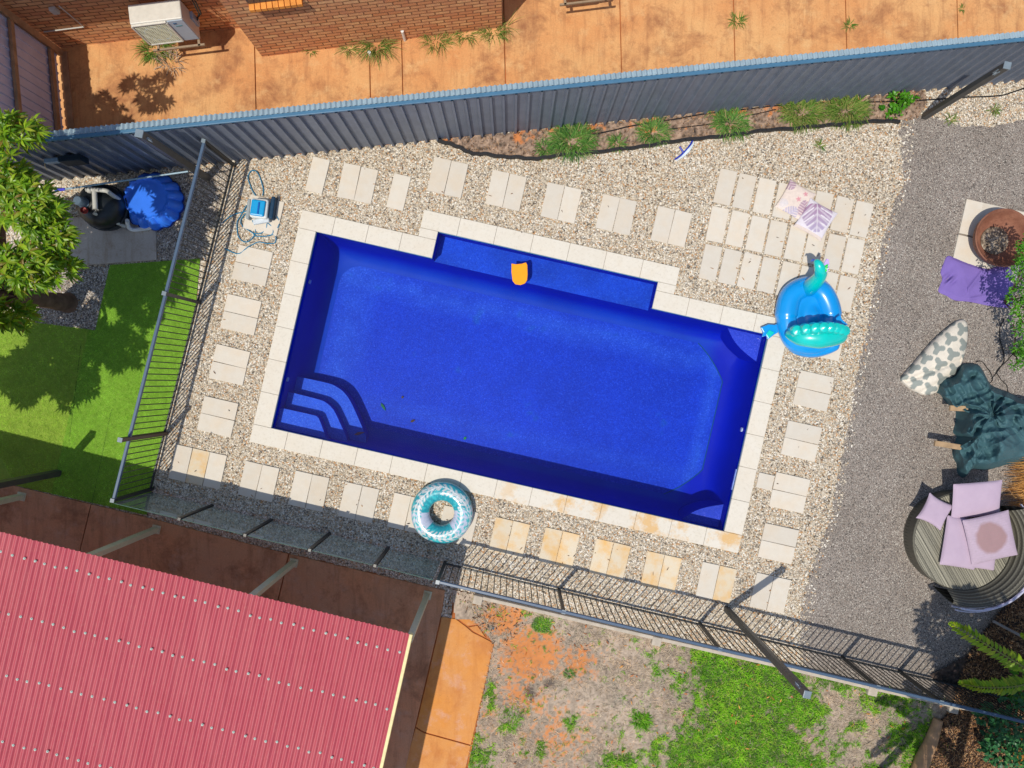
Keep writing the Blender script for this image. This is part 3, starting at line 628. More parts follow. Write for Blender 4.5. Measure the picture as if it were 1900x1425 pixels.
# raked shade-sail posts
M_post = simple('dark_steel', (74, 72, 68), .4, .4, .1, 10); M_cap = simple('grey_cap', (120, 132, 140), .35, .5, .1)
def sail_post(base, top, w, label, hardware=True):
    base, top = Vector(base), Vector(top); t = thing('shade_sail_post', label, 'post', tuple(base), 0, 'shade sail posts')
    MB().bar(base-Vector((0, 0, .05)), top, w, w).build('post', M_post, t, bevel=.006)
    d = (top-base).normalized(); MB().bar(top, top+d*.02, w+.012, w+.012).build('cap', M_cap, t, bevel=.004)
    if hardware:
        c = top-d*.16; k = Vector((-c.x, -c.y, 0)).normalized()
        MB().bar(c-d*.06+k*(w/2+.004), c+d*.06+k*(w/2+.004), .05, .008, up=k).build('eye_plate', M_cap, t)
        ring_ = [c+k*(w/2+.03)+(d*math.cos(a)+k*math.sin(a))*.03 for a in np.linspace(0, 6.28, 13)[:-1]]
        MB().tube(ring_, .007, 6, closed=True).build('eye_bolt', M_cap, t, smooth=True)
    return t
sail_post(W(386, 331), W(259, 248, 2.18), .10, 'dark steel shade sail post standing against the metal fence near the pump')
sail_post(W(1714, 217), W(1868, 122, 2.05), .09, 'dark steel shade sail post in the upper right pebbles')
sail_post(W(110, 877), W(110, 877)+Vector((0, 0, 2.15)), .10, 'dark timber coloured post standing in the shaded turf corner by the patio', False)
sail_post(W(1347, 1129), W(1497, 1288, 2.85), .09, 'dark leaning shade sail post rising beside the black pool fence')
# ------------------------------------------------------------------ tubular pool fences
M_black = simple('black_powdercoat', (34, 36, 38), .4, .45, .1); M_railtop = simple('slate_rail', (72, 92, 116), .38, .45, .08, 10)
M_brown = simple('bronze_post', (84, 66, 54), .5, .4, .1)
def pool_fence(name, P0, P1, posts, label, nb, top_w=.05, hide=0):
    P0, P1 = Vector(P0), Vector(P1); d = (P1-P0).normalized(); t = thing(name, label, 'fence', tuple((P0+P1)/2)); L = (P1-P0).length
    z1, z0 = 1.19, .09; up = Vector((0, 0, 1))
    MB().bar(P0+up*z1, P1+up*z1, .045, .05).build('top_rail', M_railtop, t, bevel=.008)
    MB().bar(P0+up*z0, P1+up*z0, .03, .035).build('bottom_rail', M_black, t, bevel=.005)
    proto = None
    for i in range(nb):
        p = P0+d*(L*(i+.5)/nb)
        if proto is None:
            mb = MB(); mb.tube([p+up*z0, p+up*(z1-.02)], .0085, 6); proto = mb.build('baluster', M_black, t, smooth=True); p00 = p
        else:
            c = proto.copy(); c.location = proto.location+(p-p00); COL.objects.link(c)
    for s, hgt, w in posts:
        p = P0+d*s; MB().bar(p-up*.05, p+up*hgt, w, w).build('post', M_black if hgt < 1.3 else M_brown, t, bevel=.004)
        MB().bar(p+up*hgt, p+up*(hgt+.015), w+.01, w+.01).build('post_cap', M_cap, t)
    return t
A0, A1 = W(436, 305), W(283, 909); LA = (A1-A0).length
pool_fence('pool_fence', A0, A1, [(.02, 1.22, .05), (LA*.425, 1.24, .055), (LA*.826, 1.44, .06), (LA-.02, 1.22, .05)], 'black tubular pool fence between the green turf and the pool pavers', 58)
B0, B1 = W(826, 1043), W(1905, 1301); LB = (B1-B0).length
pool_fence('pool_fence', B0, B1, [(.0, 1.22, .05), (LB*.195, 1.2, .05), (LB*.437, 1.2, .05), (LB*.682, 1.2, .05), (LB*.78, 1.2, .05), (LB-.02, 1.2, .05)], 'black tubular pool fence along the back lawn with slate top rail', 99)
p = W(1630, 1282, .6); q = W(1587, 1236, 0)
# concrete plinth under the lower fence, with footings
M_plinth = simple('plinth_concrete', (186, 174, 158), .85, .2, .14, 9)
PLN = [(886, 1104), (1215, 1180), (1453, 1234), (1612, 1272), (1761, 1304), (1920, 1340)]
for i, lab in zip(range(5), ['below the broken path corner', 'along the dry thatch', 'below the leaning post', 'past the green grass', 'beside the garden bed']):
    a, b = W(*PLN[i]), W(*PLN[i+1]); d = (b-a).normalized()
    MB().bar(a+d*.02+Vector((0, 0, .04)), b-d*.02+Vector((0, 0, .04)), .06, .16).build('concrete_plinth', M_plinth, bevel=.01)
    tag(bpy.context.scene.objects[-1] if False else COL.objects[-1], 'length of pale concrete plinth '+lab, 'plinth', 'plinth lengths under the pool fence')
    MB().box(a+Vector((.01, -.05, .05)), (.16, .15, .17), math.atan2(d.y, d.x)).build('footing', M_plinth, bevel=.015)
    tag(COL.objects[-1], 'square concrete footing '+['at the start of the plinth', 'between thatch and green grass', 'near the leaning sail post', 'behind the bent fence post', 'near the garden bed'][i], 'footing', 'plinth footings')
# ------------------------------------------------------------------ glass fence
m = Mat('fence_glass', .05, .5); t = m.t
tr = m.n('ShaderNodeBsdfTransparent'); tr.inputs[0].default_value = (.74, .88, .82, 1)
gl = m.n('ShaderNodeBsdfGlossy'); gl.inputs['Roughness'].default_value = .04; df = m.n('ShaderNodeBsdfDiffuse'); df.inputs[0].default_value = (.42, .52, .47, 1)
mx = m.n('ShaderNodeMixShader'); fr = m.n('ShaderNodeFresnel'); fr.inputs[0].default_value = 1.5
m.ln(fr.outputs[0], mx.inputs[0]); m.ln(tr.outputs[0], mx.inputs[1]); m.ln(gl.outputs[0], mx.inputs[2])
mx2 = m.n('ShaderNodeMixShader'); m.ln(m.ramp(m.noise(2.2, 4), [(.3, .12), (.7, .40)]), mx2.inputs[0]); m.ln(mx.outputs[0], mx2.inputs[1]); m.ln(df.outputs[0], mx2.inputs[2])
m.ln(mx2.outputs[0], t.nodes['Material Output'].inputs[0]); M_glass = m.m
gp = [W(*q) for q in [(281, 911), (394, 938), (504, 965), (612, 990), (721, 1016), (822, 1041)]]
M_gedge = simple('glass_edge', (74, 100, 94), .6, .15)
gf = thing('glass_fence', 'frameless glass pool fence with black posts beside the shaded patio', 'fence', tuple((gp[0]+gp[-1])/2)); up = Vector((0, 0, 1))
for i in range(5):
    a, b = gp[i], gp[i+1]; d = (b-a).normalized(); g = .04
    MB().bar(a+d*g+up*.63, b-d*g+up*.63, .012, 1.14, up=(0, 0, 1)).build('glass_panel', M_glass, gf)
    MB().bar(a+d*g+up*1.202, b-d*g+up*1.202, .008, .004).build('glass_edge', M_gedge, gf)
    if i: 
        MB().bar(a-up*.03, a+up*1.2, .05, .05).build('post', M_black, gf, bevel=.004)
        MB().box(a+up*1.21, (.05, .05, .012), RZ).build('post_cap', M_post, gf, bevel=.004)
# ------------------------------------------------------------------ patio roof
rang = -R(14.0); rx = Vector((math.cos(rang), math.sin(rang), 0)); ry = Vector((-math.sin(R(-12.6)), math.cos(R(-12.6)), 0))
ZR = 2.28; RC = W(760, 1176, ZR)
roof = thing('patio_roof', 'red corrugated metal patio roof on cream posts with rows of pale screws', 'patio roof', tuple(W(600, 1105)))
m = Mat('red_corrugated_paint', .5, .35)
vs = m.vec((7, .5, 1), R(13)); c = m.mix(m.noise(.8, 5), cc(172, 66, 78), cc(182, 80, 92)); c = m.mix(m.ramp(m.noise(1.6, 6, .7, vs), [(.42, 0), (.7, .5)]), c, cc(190, 102, 104))
c = m.mix(m.ramp(m.noise(2.4, 7, .75), [(.52, 0), (.75, .4)]), c, cc(160, 64, 66)); c = m.mix(m.ramp(m.noise(16, 5, .75), [(.55, 0), (.75, .3)]), c, cc(196, 130, 116))
m.col(c); M_roof = m.m
LRW, LRD, slope = 9.6, 4.4, .02
n = int(LRW/.0765*10); v = []; f = []
for i in range(n+1):
    x = -LRW*i/n; h = .0125*math.cos(2*math.pi*LRW*i/n/.0765)+(.007 if (LRW*i/n/.0765+.5) % 10 < 1 else 0)
    for dd in (0, LRD):
        q = RC+rx*x-ry*dd; v.append((q.x, q.y, q.z+h+dd*slope))
f = [(2*i, 2*i+1, 2*i+3, 2*i+2) for i in range(n)]
np_mesh('roof_sheet', v, f, M_roof, roof, smooth=True)
M_cream = simple('cream_paint', (206, 198, 168), .5, .35, .06)
MB().bar(RC+rx*.02-up*.03, RC+rx*.02-ry*LRD+up*(LRD*slope-.03), .05, .09).build('barge_trim', simple('barge_cream', (226, 208, 150), .5), roof, bevel=.006)
MB().bar(RC-ry*.16-up*.10, RC-ry*.16-rx*LRW-up*.10, .07, .15).build('front_beam', M_cream, roof)
for px, py in ((793, 1104), (545, 1044), (290, 982), (40, 921)):
    b = W(px, py, .03); MB().bar(b, b+up*2.1, .09, .09).build('post', M_cream, roof, bevel=.006)
    MB().box(b+up*.01, (.14, .14, .02), RZ).build('post_foot', M_cream, roof)
for i in range(1, 9):
    MB().bar(RC-rx*(i*1.1)-ry*.2-up*.06, RC-rx*(i*1.1)-ry*LRD+up*(LRD*slope-.06), .05, .08).build('rafter', M_cream, roof)
M_screw = simple('roof_screw', (176, 192, 180), .5, .4, .05); proto = None; spots = []
for dd in (.27, 1.06, 1.88, 2.76, 3.6):
    for k in range(66):
        x = -.0765*(2*k+1)+.0765*random.choice([0, 0, 0, 0, 0, .25, -.2]); q = RC+rx*x-ry*(dd+random.uniform(-.016, .016))+up*(dd*slope+.011)
        px = 950+q.x*F/(H-q.z); py = 712.5-q.y*F/(H-q.z)
        if -10 < px < 1910 and py < 1440: spots.append((math.hypot(px-950, py-712), q))
    q = None
spots.sort(key=lambda s: s[0]); rest = MB()
for i, (_, q) in enumerate(spots):
    prof = [(0, .014), (.009, .012), (.011, .005), (.019, .002), (.019, -.004)]
    if i < 100:
        if proto is None: mb = MB(); mb.lathe(prof, q, 8); proto = mb.build('roof_screw', M_screw, roof); q0 = q
        else: c = proto.copy(); c.location = proto.location+(q-q0); COL.objects.link(c)
    else: rest.lathe(prof, q, 8)
tag(rest.build('roof_screw', M_screw, roof), kind='stuff')
# ------------------------------------------------------------------ brick house
m = Mat('brick', .85, .2); sp_ = m.n('ShaderNodeSeparateXYZ'); m.ln(m.vec(), sp_.inputs[0]); cb = m.n('ShaderNodeCombineXYZ')
m.ln(sp_.outputs[0], cb.inputs[0]); m.ln(sp_.outputs[2], cb.inputs[1])
def brick_tex(m, vec, mortar):
    b = m.n('ShaderNodeTexBrick'); m.ln(vec, b.inputs['Vector']); b.inputs['Scale'].default_value = 1
    b.inputs['Brick Width'].default_value = .24; b.inputs['Row Height'].default_value = .086; b.inputs['Mortar Size'].default_value = mortar
    b.inputs['Mortar Smooth'].default_value = .2; b.inputs['Bias'].default_value = 0
    return b
nz = m.n('ShaderNodeTexNoise'); m.ln(m.vec(), nz.inputs['Vector']); nz.inputs['Scale'].default_value = 6
wv = m.n('ShaderNodeMix', data_type='VECTOR'); wv.inputs[0].default_value = .012; m.ln(cb.outputs[0], wv.inputs[4]); m.ln(nz.outputs[1], wv.inputs[5])
b = brick_tex(m, wv.outputs[1], .010); m.put(b.inputs['Color1'], cc(212, 140, 94)); m.put(b.inputs['Color2'], cc(236, 186, 134)); m.put(b.inputs['Mortar'], cc(120, 84, 62))
c = m.mix(m.ramp(m.noise(5, 4, .7), [(.4, 0), (.7, .6)]), b.outputs[0], cc(186, 122, 98)); c = m.mix(m.ramp(m.noise(40, 3), [(.4, 0), (.8, .4)]), c, cc(214, 160, 112))
m.col(c)
inv = m.math('ADD', m.math('SUBTRACT', 1, b.outputs['Fac']), m.math('MULTIPLY', m.noise(60, 3), .25)); m.bump(inv, .9, .012); M_brick = m.m
house = thing('brick_house', 'orange brick house wall with a recessed shaded corner across the path', 'house', tuple(W(487, 107)))
def wall(a, b, z0, z1, th, name):
    d = (b-a); L = d.length; mb = MB(); mb.box((L/2, th/2, (z0+z1)/2), (L, th, z1-z0))
    o = np_mesh(name, mb.v, mb.f, M_brick, None, loc=tuple(a)); o.rotation_euler = (0, 0, math.atan2(d.y, d.x))
    o.parent = house; o.location = a-house.location; return o
wa, wb, wc, wd_ = W(-60, 110), W(489, 49), W(488, 107), W(932, 53)
wall(wa, wb, 0, 2.5, .2, 'wall'); wall(wc, wd_, 0, 2.5, .2, 'wall')
hx = (wd_-wc).normalized(); hn = Vector((-hx.y, hx.x, 0))
wall(wc+hn*.72, wc+hn*.001, 0, 2.5, .2, 'wall'); wall(wd_+hx*.0+hn*.2, wd_+hn*3.2, 0, 2.5, .2, 'wall'); wall(wd_+hn*1.9+hx*.21, wd_+hn*1.9+hx*9, 0, 2.5, .2, 'wall')
MB().add([wc+hx*-6.5-hn*.02+up*2.72, wd_+hx*.15-hn*.02+up*2.72, wd_+hx*.15+hn*7+up*4.0, wc+hx*-6.5+hn*7+up*4.0], [(0, 1, 2, 3)]).build('roof', M_roof, house)
MB().bar(wc+hx*-6.5-hn*-.06+up*2.68, wd_+hx*.15-hn*-.06+up*2.68, .08, .1).build('gutter', M_cream, house)
# window sill of sloping header bricks, at the top of the picture
mb = MB(); s0 = wc+hx*.36
for k in range(9):
    q = s0+hx*(k*.088+.04)-hn*.035+up*1.60; mb.box(q, (.078, .13, .07), math.atan2(hx.y, hx.x))
mb.build('window_sill', simple('sill_brick', (226, 146, 70), .8, .2, .2, 9), house, bevel=.004)
MB().box(s0+hx*.4-hn*.004+up*2.02, (.8, .02, .72), math.atan2(hx.y, hx.x)).build('window', simple('window_dark', (60, 62, 66), .12, .5), house)
M_cond = simple('grey_conduit', (190, 186, 178), .5, .3, .05)
wu = (wb-wa).normalized(); wn = Vector((wu.y, -wu.x, 0))
def onwall(x, z, off=.02): q = wa+wu*x+wn*off; return Vector((q.x, q.y, z))
def wallx(px, py, z):       # metres along the recessed wall of the point seen there
    return (W(px, py, z)-wa).dot(wu)
mb = MB(); x1, x0, x2 = wallx(155, 42, .62), wallx(72, 52, .72), wallx(110, 2, 1.1)
mb.tube([onwall(x1, 1.25), onwall(x1, .62), onwall(x0, .60)], .011, 8); mb.build('conduit', M_cond, house)
MB().box(onwall(x1-.12, 1.18, .04), (.10, .06, .13), math.atan2(wu.y, wu.x)).build('meter_box', M_cond, house, bevel=.006)
# white overflow pipes by the wall
for px, py, h_, lb in ((752, 76, .34, 'white vent pipe standing against the lit brick wall'), (688, 104, .14, 'short white pipe stub at the edge of the orange path')):
    b_ = W(px, py); MB().tube([b_, b_+up*h_], .026, 12).build('vent_pipe', M_white, smooth=True, sharp=40)
    tag(COL.objects[-1], lb, 'pipe', 'white pipes by the house')
# ------------------------------------------------------------------ air conditioners
M_ac = simple('ac_cream', (214, 208, 196), .45, .35, .06); M_acg = simple('ac_front', (170, 184, 198), .45, .35, .06)
def ac_unit(loc, rz, label):
    t = thing('air_conditioner', label, 'air conditioner', (0, 0, 0), 0, 'outdoor air conditioners'); Wd, D, Hh = .80, .30, .66
    MB().box((0, D/2, Hh/2+.0), (Wd, D, Hh)).build('casing', M_ac, t, bevel=.018)
    MB().box((.27, -.004, Hh/2), (.24, .012, Hh-.06)).build('service_panel', M_acg, t, bevel=.004)
    mb = MB(); fw = .03; gx, gz, gw, gh = -.13, Hh/2, .53, Hh-.08
    for a, b_, c_, d_ in ((gx, gz+gh/2, gw, fw), (gx, gz-gh/2, gw, fw), (gx-gw/2, gz, fw, gh-fw), (gx+gw/2, gz, fw, gh-fw)): mb.box((a, -.012, b_), (c_, .03, d_))
    mb.build('grille_frame', M_ac, t, bevel=.004)
    mb = MB()
    for k in range(15): mb.box((gx-gw/2+.03+k*.034, -.010, gz), (.010, .010, gh-.04))
    for k in range(15): mb.box((gx, -.018, gz-gh/2+.035+k*.037), (gw-.04, .006, .010))
    g = mb.build('grille', simple('grille_cream', (206, 202, 178), .5), t)
    MB().box((gx, .002, gz), (gw-.02, .008, gh-.02)).build('coil', simple('coil', (128, 124, 96), .5), t)
    mb = MB(); mb.tube([(gx+.19*math.cos(a), -.006, gz+.19*math.sin(a)) for a in np.linspace(0, 6.28, 25)[:-1]], .012, 6, closed=True); mb.build('fan_ring', M_acg, t)
    MB().box((.24, -.013, Hh*.83), (.05, .004, .03)).build('badge', simple('badge_blue', (30, 84, 130), .4), t)
    MB().box((.27, -.013, Hh*.72), (.10, .004, .018)).build('badge', simple('badge_teal', (70, 130, 140), .4), t)
    mb = MB()
    for x in (-.3, .36): mb.box((x, D/2-.02, -.02), (.04, D+.16, .04))
    mb.box((0.03, -.085, -.02), (.84, .03, .04)); mb.build('stand', simple('stand_galv', (150, 128, 104), .5, .4), t, bevel=.003)
    MB().box((Wd/2+.02, D-.08, .2), (.04, .12, .26)).build('valve_cover', M_acg, t, bevel=.006)
    mb = MB()
    for s in (0, .035): mb.tube([(Wd/2+.04, D-.08+s, .16), (Wd/2+.13+s, D-.06, .30), (Wd/2+.14+s, D+.08, .62), (Wd/2+.02+s, D+.15, 1.0)], .012, 7)
    mb.build('pipework', simple('pipe_lagging', (60, 58, 52), .7), t, smooth=True)
    t.location = loc; t.rotation_euler = (0, 0, rz); return t
hz = math.atan2(hx.y, hx.x)
a1 = W(327, 78, .62); ac_unit(a1, hz, 'cream air conditioner unit on a bracket in the recessed brick corner')
a2 = W(1082, -7, .62); ac_unit(a2, hz, 'cream air conditioner seen only by its lower edge at the top of the picture')
# ------------------------------------------------------------------ timber framed side fence, upper left
M_timber = simple('weathered_timber', (176, 138, 104), .85, .15, .25, 7, bump=.4); M_lil = simple('lilac_grey_sheet', (206, 202, 220), .42, .4, .08, 4)
sf = thing('side_fence', 'corrugated side fence framed with brown timber rails in the upper left corner', 'fence', tuple(W(118, 170)))
s0_, s1_ = W(109, 99), W(124, 262); sd = (s1_-s0_).normalized(); sn = Vector((-sd.y, sd.x, 0))
if sn.x < 0: sn = -sn
v = []; f = []; L = (s1_-s0_).length+.4
k = int(L/.076*8)
for i in range(k+1):
    x = L*i/k; x0 = (x % .152)/.152; d_ = .016 if .36 < x0 < .62 else 0
    q = s0_+sd*x+sn*d_; v += [(q.x, q.y, .08), (q.x, q.y, 1.75)]
f = [(2*i, 2*i+2, 2*i+3, 2*i+1) for i in range(k)]
np_mesh('sheet', v, f, M_lil, sf)
for zz, w in ((.30, .09), (1.24, .08)): MB().bar(s0_+sn*.05+up*zz, s1_+sd*.3+sn*.05+up*zz, .05, w).build('rail', M_timber, sf, bevel=.004)
MB().bar(s0_+sn*.06+sd*.02, s0_+sn*.06+sd*.02+up*1.85, .10, .10).build('post', M_timber, sf, bevel=.005)
MB().bar(s0_+sn*.12+up*.03, s1_+sn*.12+up*.03, .10, .05).build('sleeper', M_timber, sf, bevel=.004)
# ------------------------------------------------------------------ soft things
def pillow(name, c, w, h, th, ang, mat, label, cat, grp=None, colfn=None, n=40, sag=.06, tilt=(0, 0), wr=.006, seed=0):
    U, V_ = np.meshgrid(np.linspace(-1, 1, n+1), np.linspace(-1, 1, n+1))
    k = 1-sag*(1-np.abs(U)**2)*np.abs(V_)**3; k2 = 1-sag*(1-np.abs(V_)**2)*np.abs(U)**3
    x = U*w/2*k2; y = V_*h/2*k
    e = np.clip((1-U**4)*(1-V_**4), 0, 1)**.55
    wrk = (fbm(U*3+seed, V_*3+seed*2, 3, seed)-.5)*wr*e*2
    zt = th*.5+th*.5*e+wrk; zb = th*.5-th*.5*e
    ca, sa = math.cos(ang), math.sin(ang); v = []
    cols = []
    base = np.array([.5, .5, .5])
    cp = colfn(U, V_) if colfn else None
    for z in (zt, zb):
        X = x*ca-y*sa+c[0]; Y = x*sa+y*ca+c[1]; Z = z+c[2]+(x*tilt[0]+y*tilt[1])
        v.append(np.stack([X, Y, Z], -1).reshape(-1, 3))
        if colfn: cols.append(cp.reshape(-1, 3))
    m_ = (n+1)**2; f = []
    for j in range(n):
        for i in range(n):
            a = j*(n+1)+i; f.append((a, a+1, a+n+2, a+n+1)); f.append((m_+a, m_+a+n+1, m_+a+n+2, m_+a+1))
    o = np_mesh(name, np.vstack(v), np.array(f), mat, smooth=True, col=np.vstack(cols) if colfn else None)
    return tag(o, label, cat, grp)
def leafmask(a, b, slits=6):                      # monstera leaf with slits, a from stem (-1) to tip (1)
    r = .95*np.sqrt(np.clip(1-((a+.15)/1.05)**2, 0, 1))*(1-.25*a)
    ins = (np.abs(b) < r) & (np.abs(a) < 1)
    s = np.sin((a*1.0-np.abs(b)*.7)*slits*math.pi)
    return ins & ~((np.abs(b) > .22) & (s > .72))
CREAM = np.array(cc(226, 208, 196)); PINK = np.array(cc(214, 120, 140)); PUR = np.array(cc(150, 104, 140)); LIL = np.array(cc(168, 160, 190)); WHT = np.array(cc(226, 220, 224))
def cush_a(U, V):
    c = np.ones(U.shape+(3,))*CREAM*(1+.1*(fbm(U*4, V*4, 3, 3)-.5))[..., None]
    for (x, y, an, s, k) in ((-.95, .75, -.6, .55, PUR), (.75, -.15, 2.2, .5, PUR), (.15, -.85, 1.2, .5, LIL), (-.6, -.55, .3, .3, WHT*.85)):
        a = ((U-x)*math.cos(an)+(V-y)*math.sin(an))/s; b = (-(U-x)*math.sin(an)+(V-y)*math.cos(an))/s
        m_ = leafmask(a, b, 5); st = (np.sin((a-np.abs(b)*.8)*16) > .2)
        c[m_] = k; c[m_ & st] = k*.6+WHT*.4
    for x, y in ((.1, .1), (.35, .6)):
        d = np.hypot(U-x, V-y)+.05*np.sin(np.arctan2(V-y, U-x)*5); c[d < .13] = PINK
    return c*.72+.28*CREAM
def cush_b(U, V):
    c = np.ones(U.shape+(3,))*WHT; an = R(-60)
    a = ((U-.0)*math.cos(an)+(V-.05)*math.sin(an))/.95; b = (-(U-.0)*math.sin(an)+(V-.05)*math.cos(an))/.95
    m_ = leafmask(a, b, 4); st = np.sin((a-np.abs(b)*.9)*15)
    k = (PUR*(.5-a/2).clip(0, 1)[..., None]+LIL*(.5+a/2).clip(0, 1)[..., None])
    c[m_] = k[m_]; s = m_ & (st > .35); c[s] = k[s]*.45+WHT*.5; c[m_ & (np.abs(b) < .03)] = WHT*.9
    e = (V < -.82); c[e] = np.array(cc(222, 206, 190)); return c*.78+.22*np.array(cc(190, 170, 186))
M_pat = pattern_mat('printed_cloth', .8, .2)
pillow('cushion', W(1474, 373, .03), .50, .54, .09, R(-30), M_pat, 'square cream cushion with purple leaves and pink blossoms on the grid pavers', 'cushion', 'printed cushions', cush_a, 72)
pillow('cushion', W(1511, 409, .06), .53, .54, .10, R(-30), M_pat, 'square cushion with one large purple leaf overlapping the cream cushion', 'cushion', 'printed cushions', cush_b, 72, tilt=(.02, .08))
# ------------------------------------------------------------------ swim ring
NT, NP = 220, 72; T, Pm = np.meshgrid(np.linspace(0, 2*np.pi, NT, endpoint=False), np.linspace(0, 2*np.pi, NP, endpoint=False), indexing='ij')
rmaj, rmin = .362, .158; rc = W(820, 951, .15)
rr = rmin*(1+.015*np.sin(T*26)*np.clip(-np.cos(Pm), 0, 1)); X = (rmaj+rr*np.cos(Pm))*np.cos(T)+rc.x; Y = (rmaj+rr*np.cos(Pm))*np.sin(T)+rc.y; Z = rr*.92*np.sin(Pm)+.15+.012
TEAL = np.array(cc(16, 152, 168)); TEAL2 = np.array(cc(50, 182, 190)); PALE = np.array(cc(196, 202, 222)); WHITE = np.array(cc(226, 232, 234))
nz = fbm(T*9, Pm*3, 4, 4); c = np.where((nz > .55)[..., None], TEAL2, TEAL)
pal = (fbm(np.cos(T)*1.7+5, np.sin(T)*1.7+Pm*.25, 3, 8) > .68); pal |= (np.abs(np.angle(np.exp(1j*(T-3.5)))) < .42) | (np.abs(np.angle(np.exp(1j*(T+.35)))) < .55)
c[pal] = PALE*(.85+.25*fbm(T*14, Pm*6, 3, 2))[pal][:, None]
for t0, p0, sl, ln_ in ((.5, 1.2, .5, 1.1), (1.5, 1.0, -.4, 1.0), (2.5, 1.3, .35, .9), (3.4, .9, -.3, 1.1), (4.3, 1.5, .3, 1.0), (5.2, 1.0, -.45, 1.0), (5.9, 1.7, .3, .8), (.1, .7, .3, .7)):
    dt = np.angle(np.exp(1j*(T-t0))); a = dt/ln_; b = Pm-(p0+sl*dt); w_ = .42*np.sqrt(np.clip(1-a*a, 0, 1))
    fr_ = (np.abs(a) < 1) & (np.abs(b) < w_) & (np.sin((dt*1.7-np.abs(b)*.55)*17) > .1); mid_ = (np.abs(a) < 1) & (np.abs(b) < .05)
    c[fr_] = np.where(pal[fr_][:, None], TEAL2*.9+.05, WHITE*.72); c[mid_] = WHITE
i, j = np.meshgrid(np.arange(NT), np.arange(NP), indexing='ij'); i2, j2 = (i+1) % NT, (j+1) % NP
f = np.stack([i*NP+j, i2*NP+j, i2*NP+j2, i*NP+j2], -1).reshape(-1, 4)
M_vinyl = pattern_mat('printed_vinyl', .3, .4, .3, 0)
tag(np_mesh('swim_ring', np.stack([X, Y, Z], -1), f, M_vinyl, smooth=True, col=c.reshape(-1, 3)), 'inflatable swim ring with teal and white palm leaf print on the lower pavers', 'swim ring')
# ------------------------------------------------------------------ peacock float
M_fb = simple('blue_vinyl', (0, 146, 222), .28, .5, .05, 3, coat=.7); M_ft = simple('teal_vinyl', (0, 196, 186), .3, .5, .08, 4, coat=.7); M_fd = simple('navy_vinyl', (12, 50, 150), .35, .5, .05)
m = Mat('neck_vinyl', .28, .5); sp_ = m.n('ShaderNodeSeparateXYZ'); m.ln(m.vec(), sp_.inputs[0]); m.col(m.ramp(sp_.outputs[2], [(.30, cc(0, 130, 204)), (.58, cc(0, 196, 186))])); m.b.inputs['Coat Weight'].default_value = .7; M_neck = m.m
fl = thing('inflatable_float', 'blue inflatable bird shaped pool float with teal fan tail at the corner of the pool', 'pool float', tuple(W(1500, 592)))
def fp(px, py, z): return W(px, py, z)
body = smooth_path([fp(x, y, .19) for x, y in [(1497, 533), (1522, 541), (1537, 568), (1541, 600), (1537, 625), (1522, 638), (1497, 641), (1473, 632), (1461, 605), (1460, 575), (1470, 546)]], 8, True)
mb = MB(); mb.tube(body, [.185 if p.y > W(0, 590).y else .165 for p in body], 20, closed=True); mb.build('body', M_fb, fl, smooth=True)
cx = fp(1499, 588, 0)
mb = MB(); mb.grid(lambda a, b: (cx.x+(.44*b)*math.cos(2*math.pi*a), cx.y+.52*b*math.sin(2*math.pi*a)+.0, .17+.13*(1-b**2)+.03*math.cos(b*9)), 40, 14); mb.build('seat', M_fb, fl, smooth=True)
nk = smooth_path([fp(1500, 534, .28), fp(1507, 529, .40), fp(1517, 519, .55), fp(1523, 508, .68), fp(1521, 497, .78), fp(1517, 488, .80), fp(1512, 484, .76)], 6)
rad = np.interp(np.linspace(0, 1, len(nk)), [0, .2, .45, .62, .8, .93, 1], [.15, .125, .10, .092, .068, .045, .02])
mb = MB(); mb.tube(nk, list(rad), 16); mb.build('neck', M_neck, fl, smooth=True)
mb = MB(); q = [fp(1499+17*math.cos(a), 530+11*math.sin(a)+2, .335) for a in np.linspace(0, 6.28, 25)[:-1]]; mb.tube(q, .018, 8, closed=True); mb.build('neck_seam', M_fb, fl, smooth=True)
h0 = fp(1521, 495, .80)
for dx, col_, nm in ((.085, (30, 200, 60), 'eye_patch'), (.10, (198, 170, 226), 'crest')):
    mb = MB()
    for k in range(5 if nm == 'crest' else 3):
        a = -1.0+k*.5; e = h0+Vector((dx+.05*math.cos(a)*.6, .02+.11*math.sin(a), .02)); mb.tube([h0+Vector((.05, .0, .01)), e], [.018, .026], 8)
    mb.build(nm, simple(nm, col_, .4, .4), fl, smooth=True)
mb = MB(); mb.tube([fp(1512, 484, .77), fp(1508, 482, .73), fp(1504, 485, .68)], [.028, .016, .004], 8); mb.build('beak', simple('beak_blue', (60, 96, 200), .35), fl, smooth=True)
# fan tail: eight fat lobes that stand up behind the rider
lob = MB(); lower = MB(); nL = 8
for k in range(nL):
    t_ = k/(nL-1); ang = R(202-224*t_+0)
    x0 = 1462+t_*100; hgt = .34+.36*math.sin(math.pi*(.12+.8*t_)); p0 = fp(1468+t_*72, 611-6*math.sin(math.pi*t_), .28); p1 = p0+Vector((.05*(t_-.5)*3.2, -.05-.02*math.sin(math.pi*t_), hgt))
    P = smooth_path([p0, p0.lerp(p1, .5)+Vector((0, -.03, 0)), p1], 6); lob.tube(P, list(np.interp(np.linspace(0, 1, len(P)), [0, .3, .75, .93, 1], [.06, .085, .105, .075, .01])), 12)
lob.build('fan_tail', M_ft, fl, smooth=True)
bk = smooth_path([fp(1462, 604, .44), fp(1490, 608, .62), fp(1520, 609, .66), fp(1552, 607, .60), fp(1568, 601, .50)], 6)
mb = MB(); mb.tube([p+Vector((0, -.14, -.03)) for p in bk], list(np.interp(np.linspace(0, 1, len(bk)), [0, .2, .5, .85, 1], [.06, .15, .19, .14, .04])), 14); mb.build('fan_back', M_ft, fl, smooth=True)
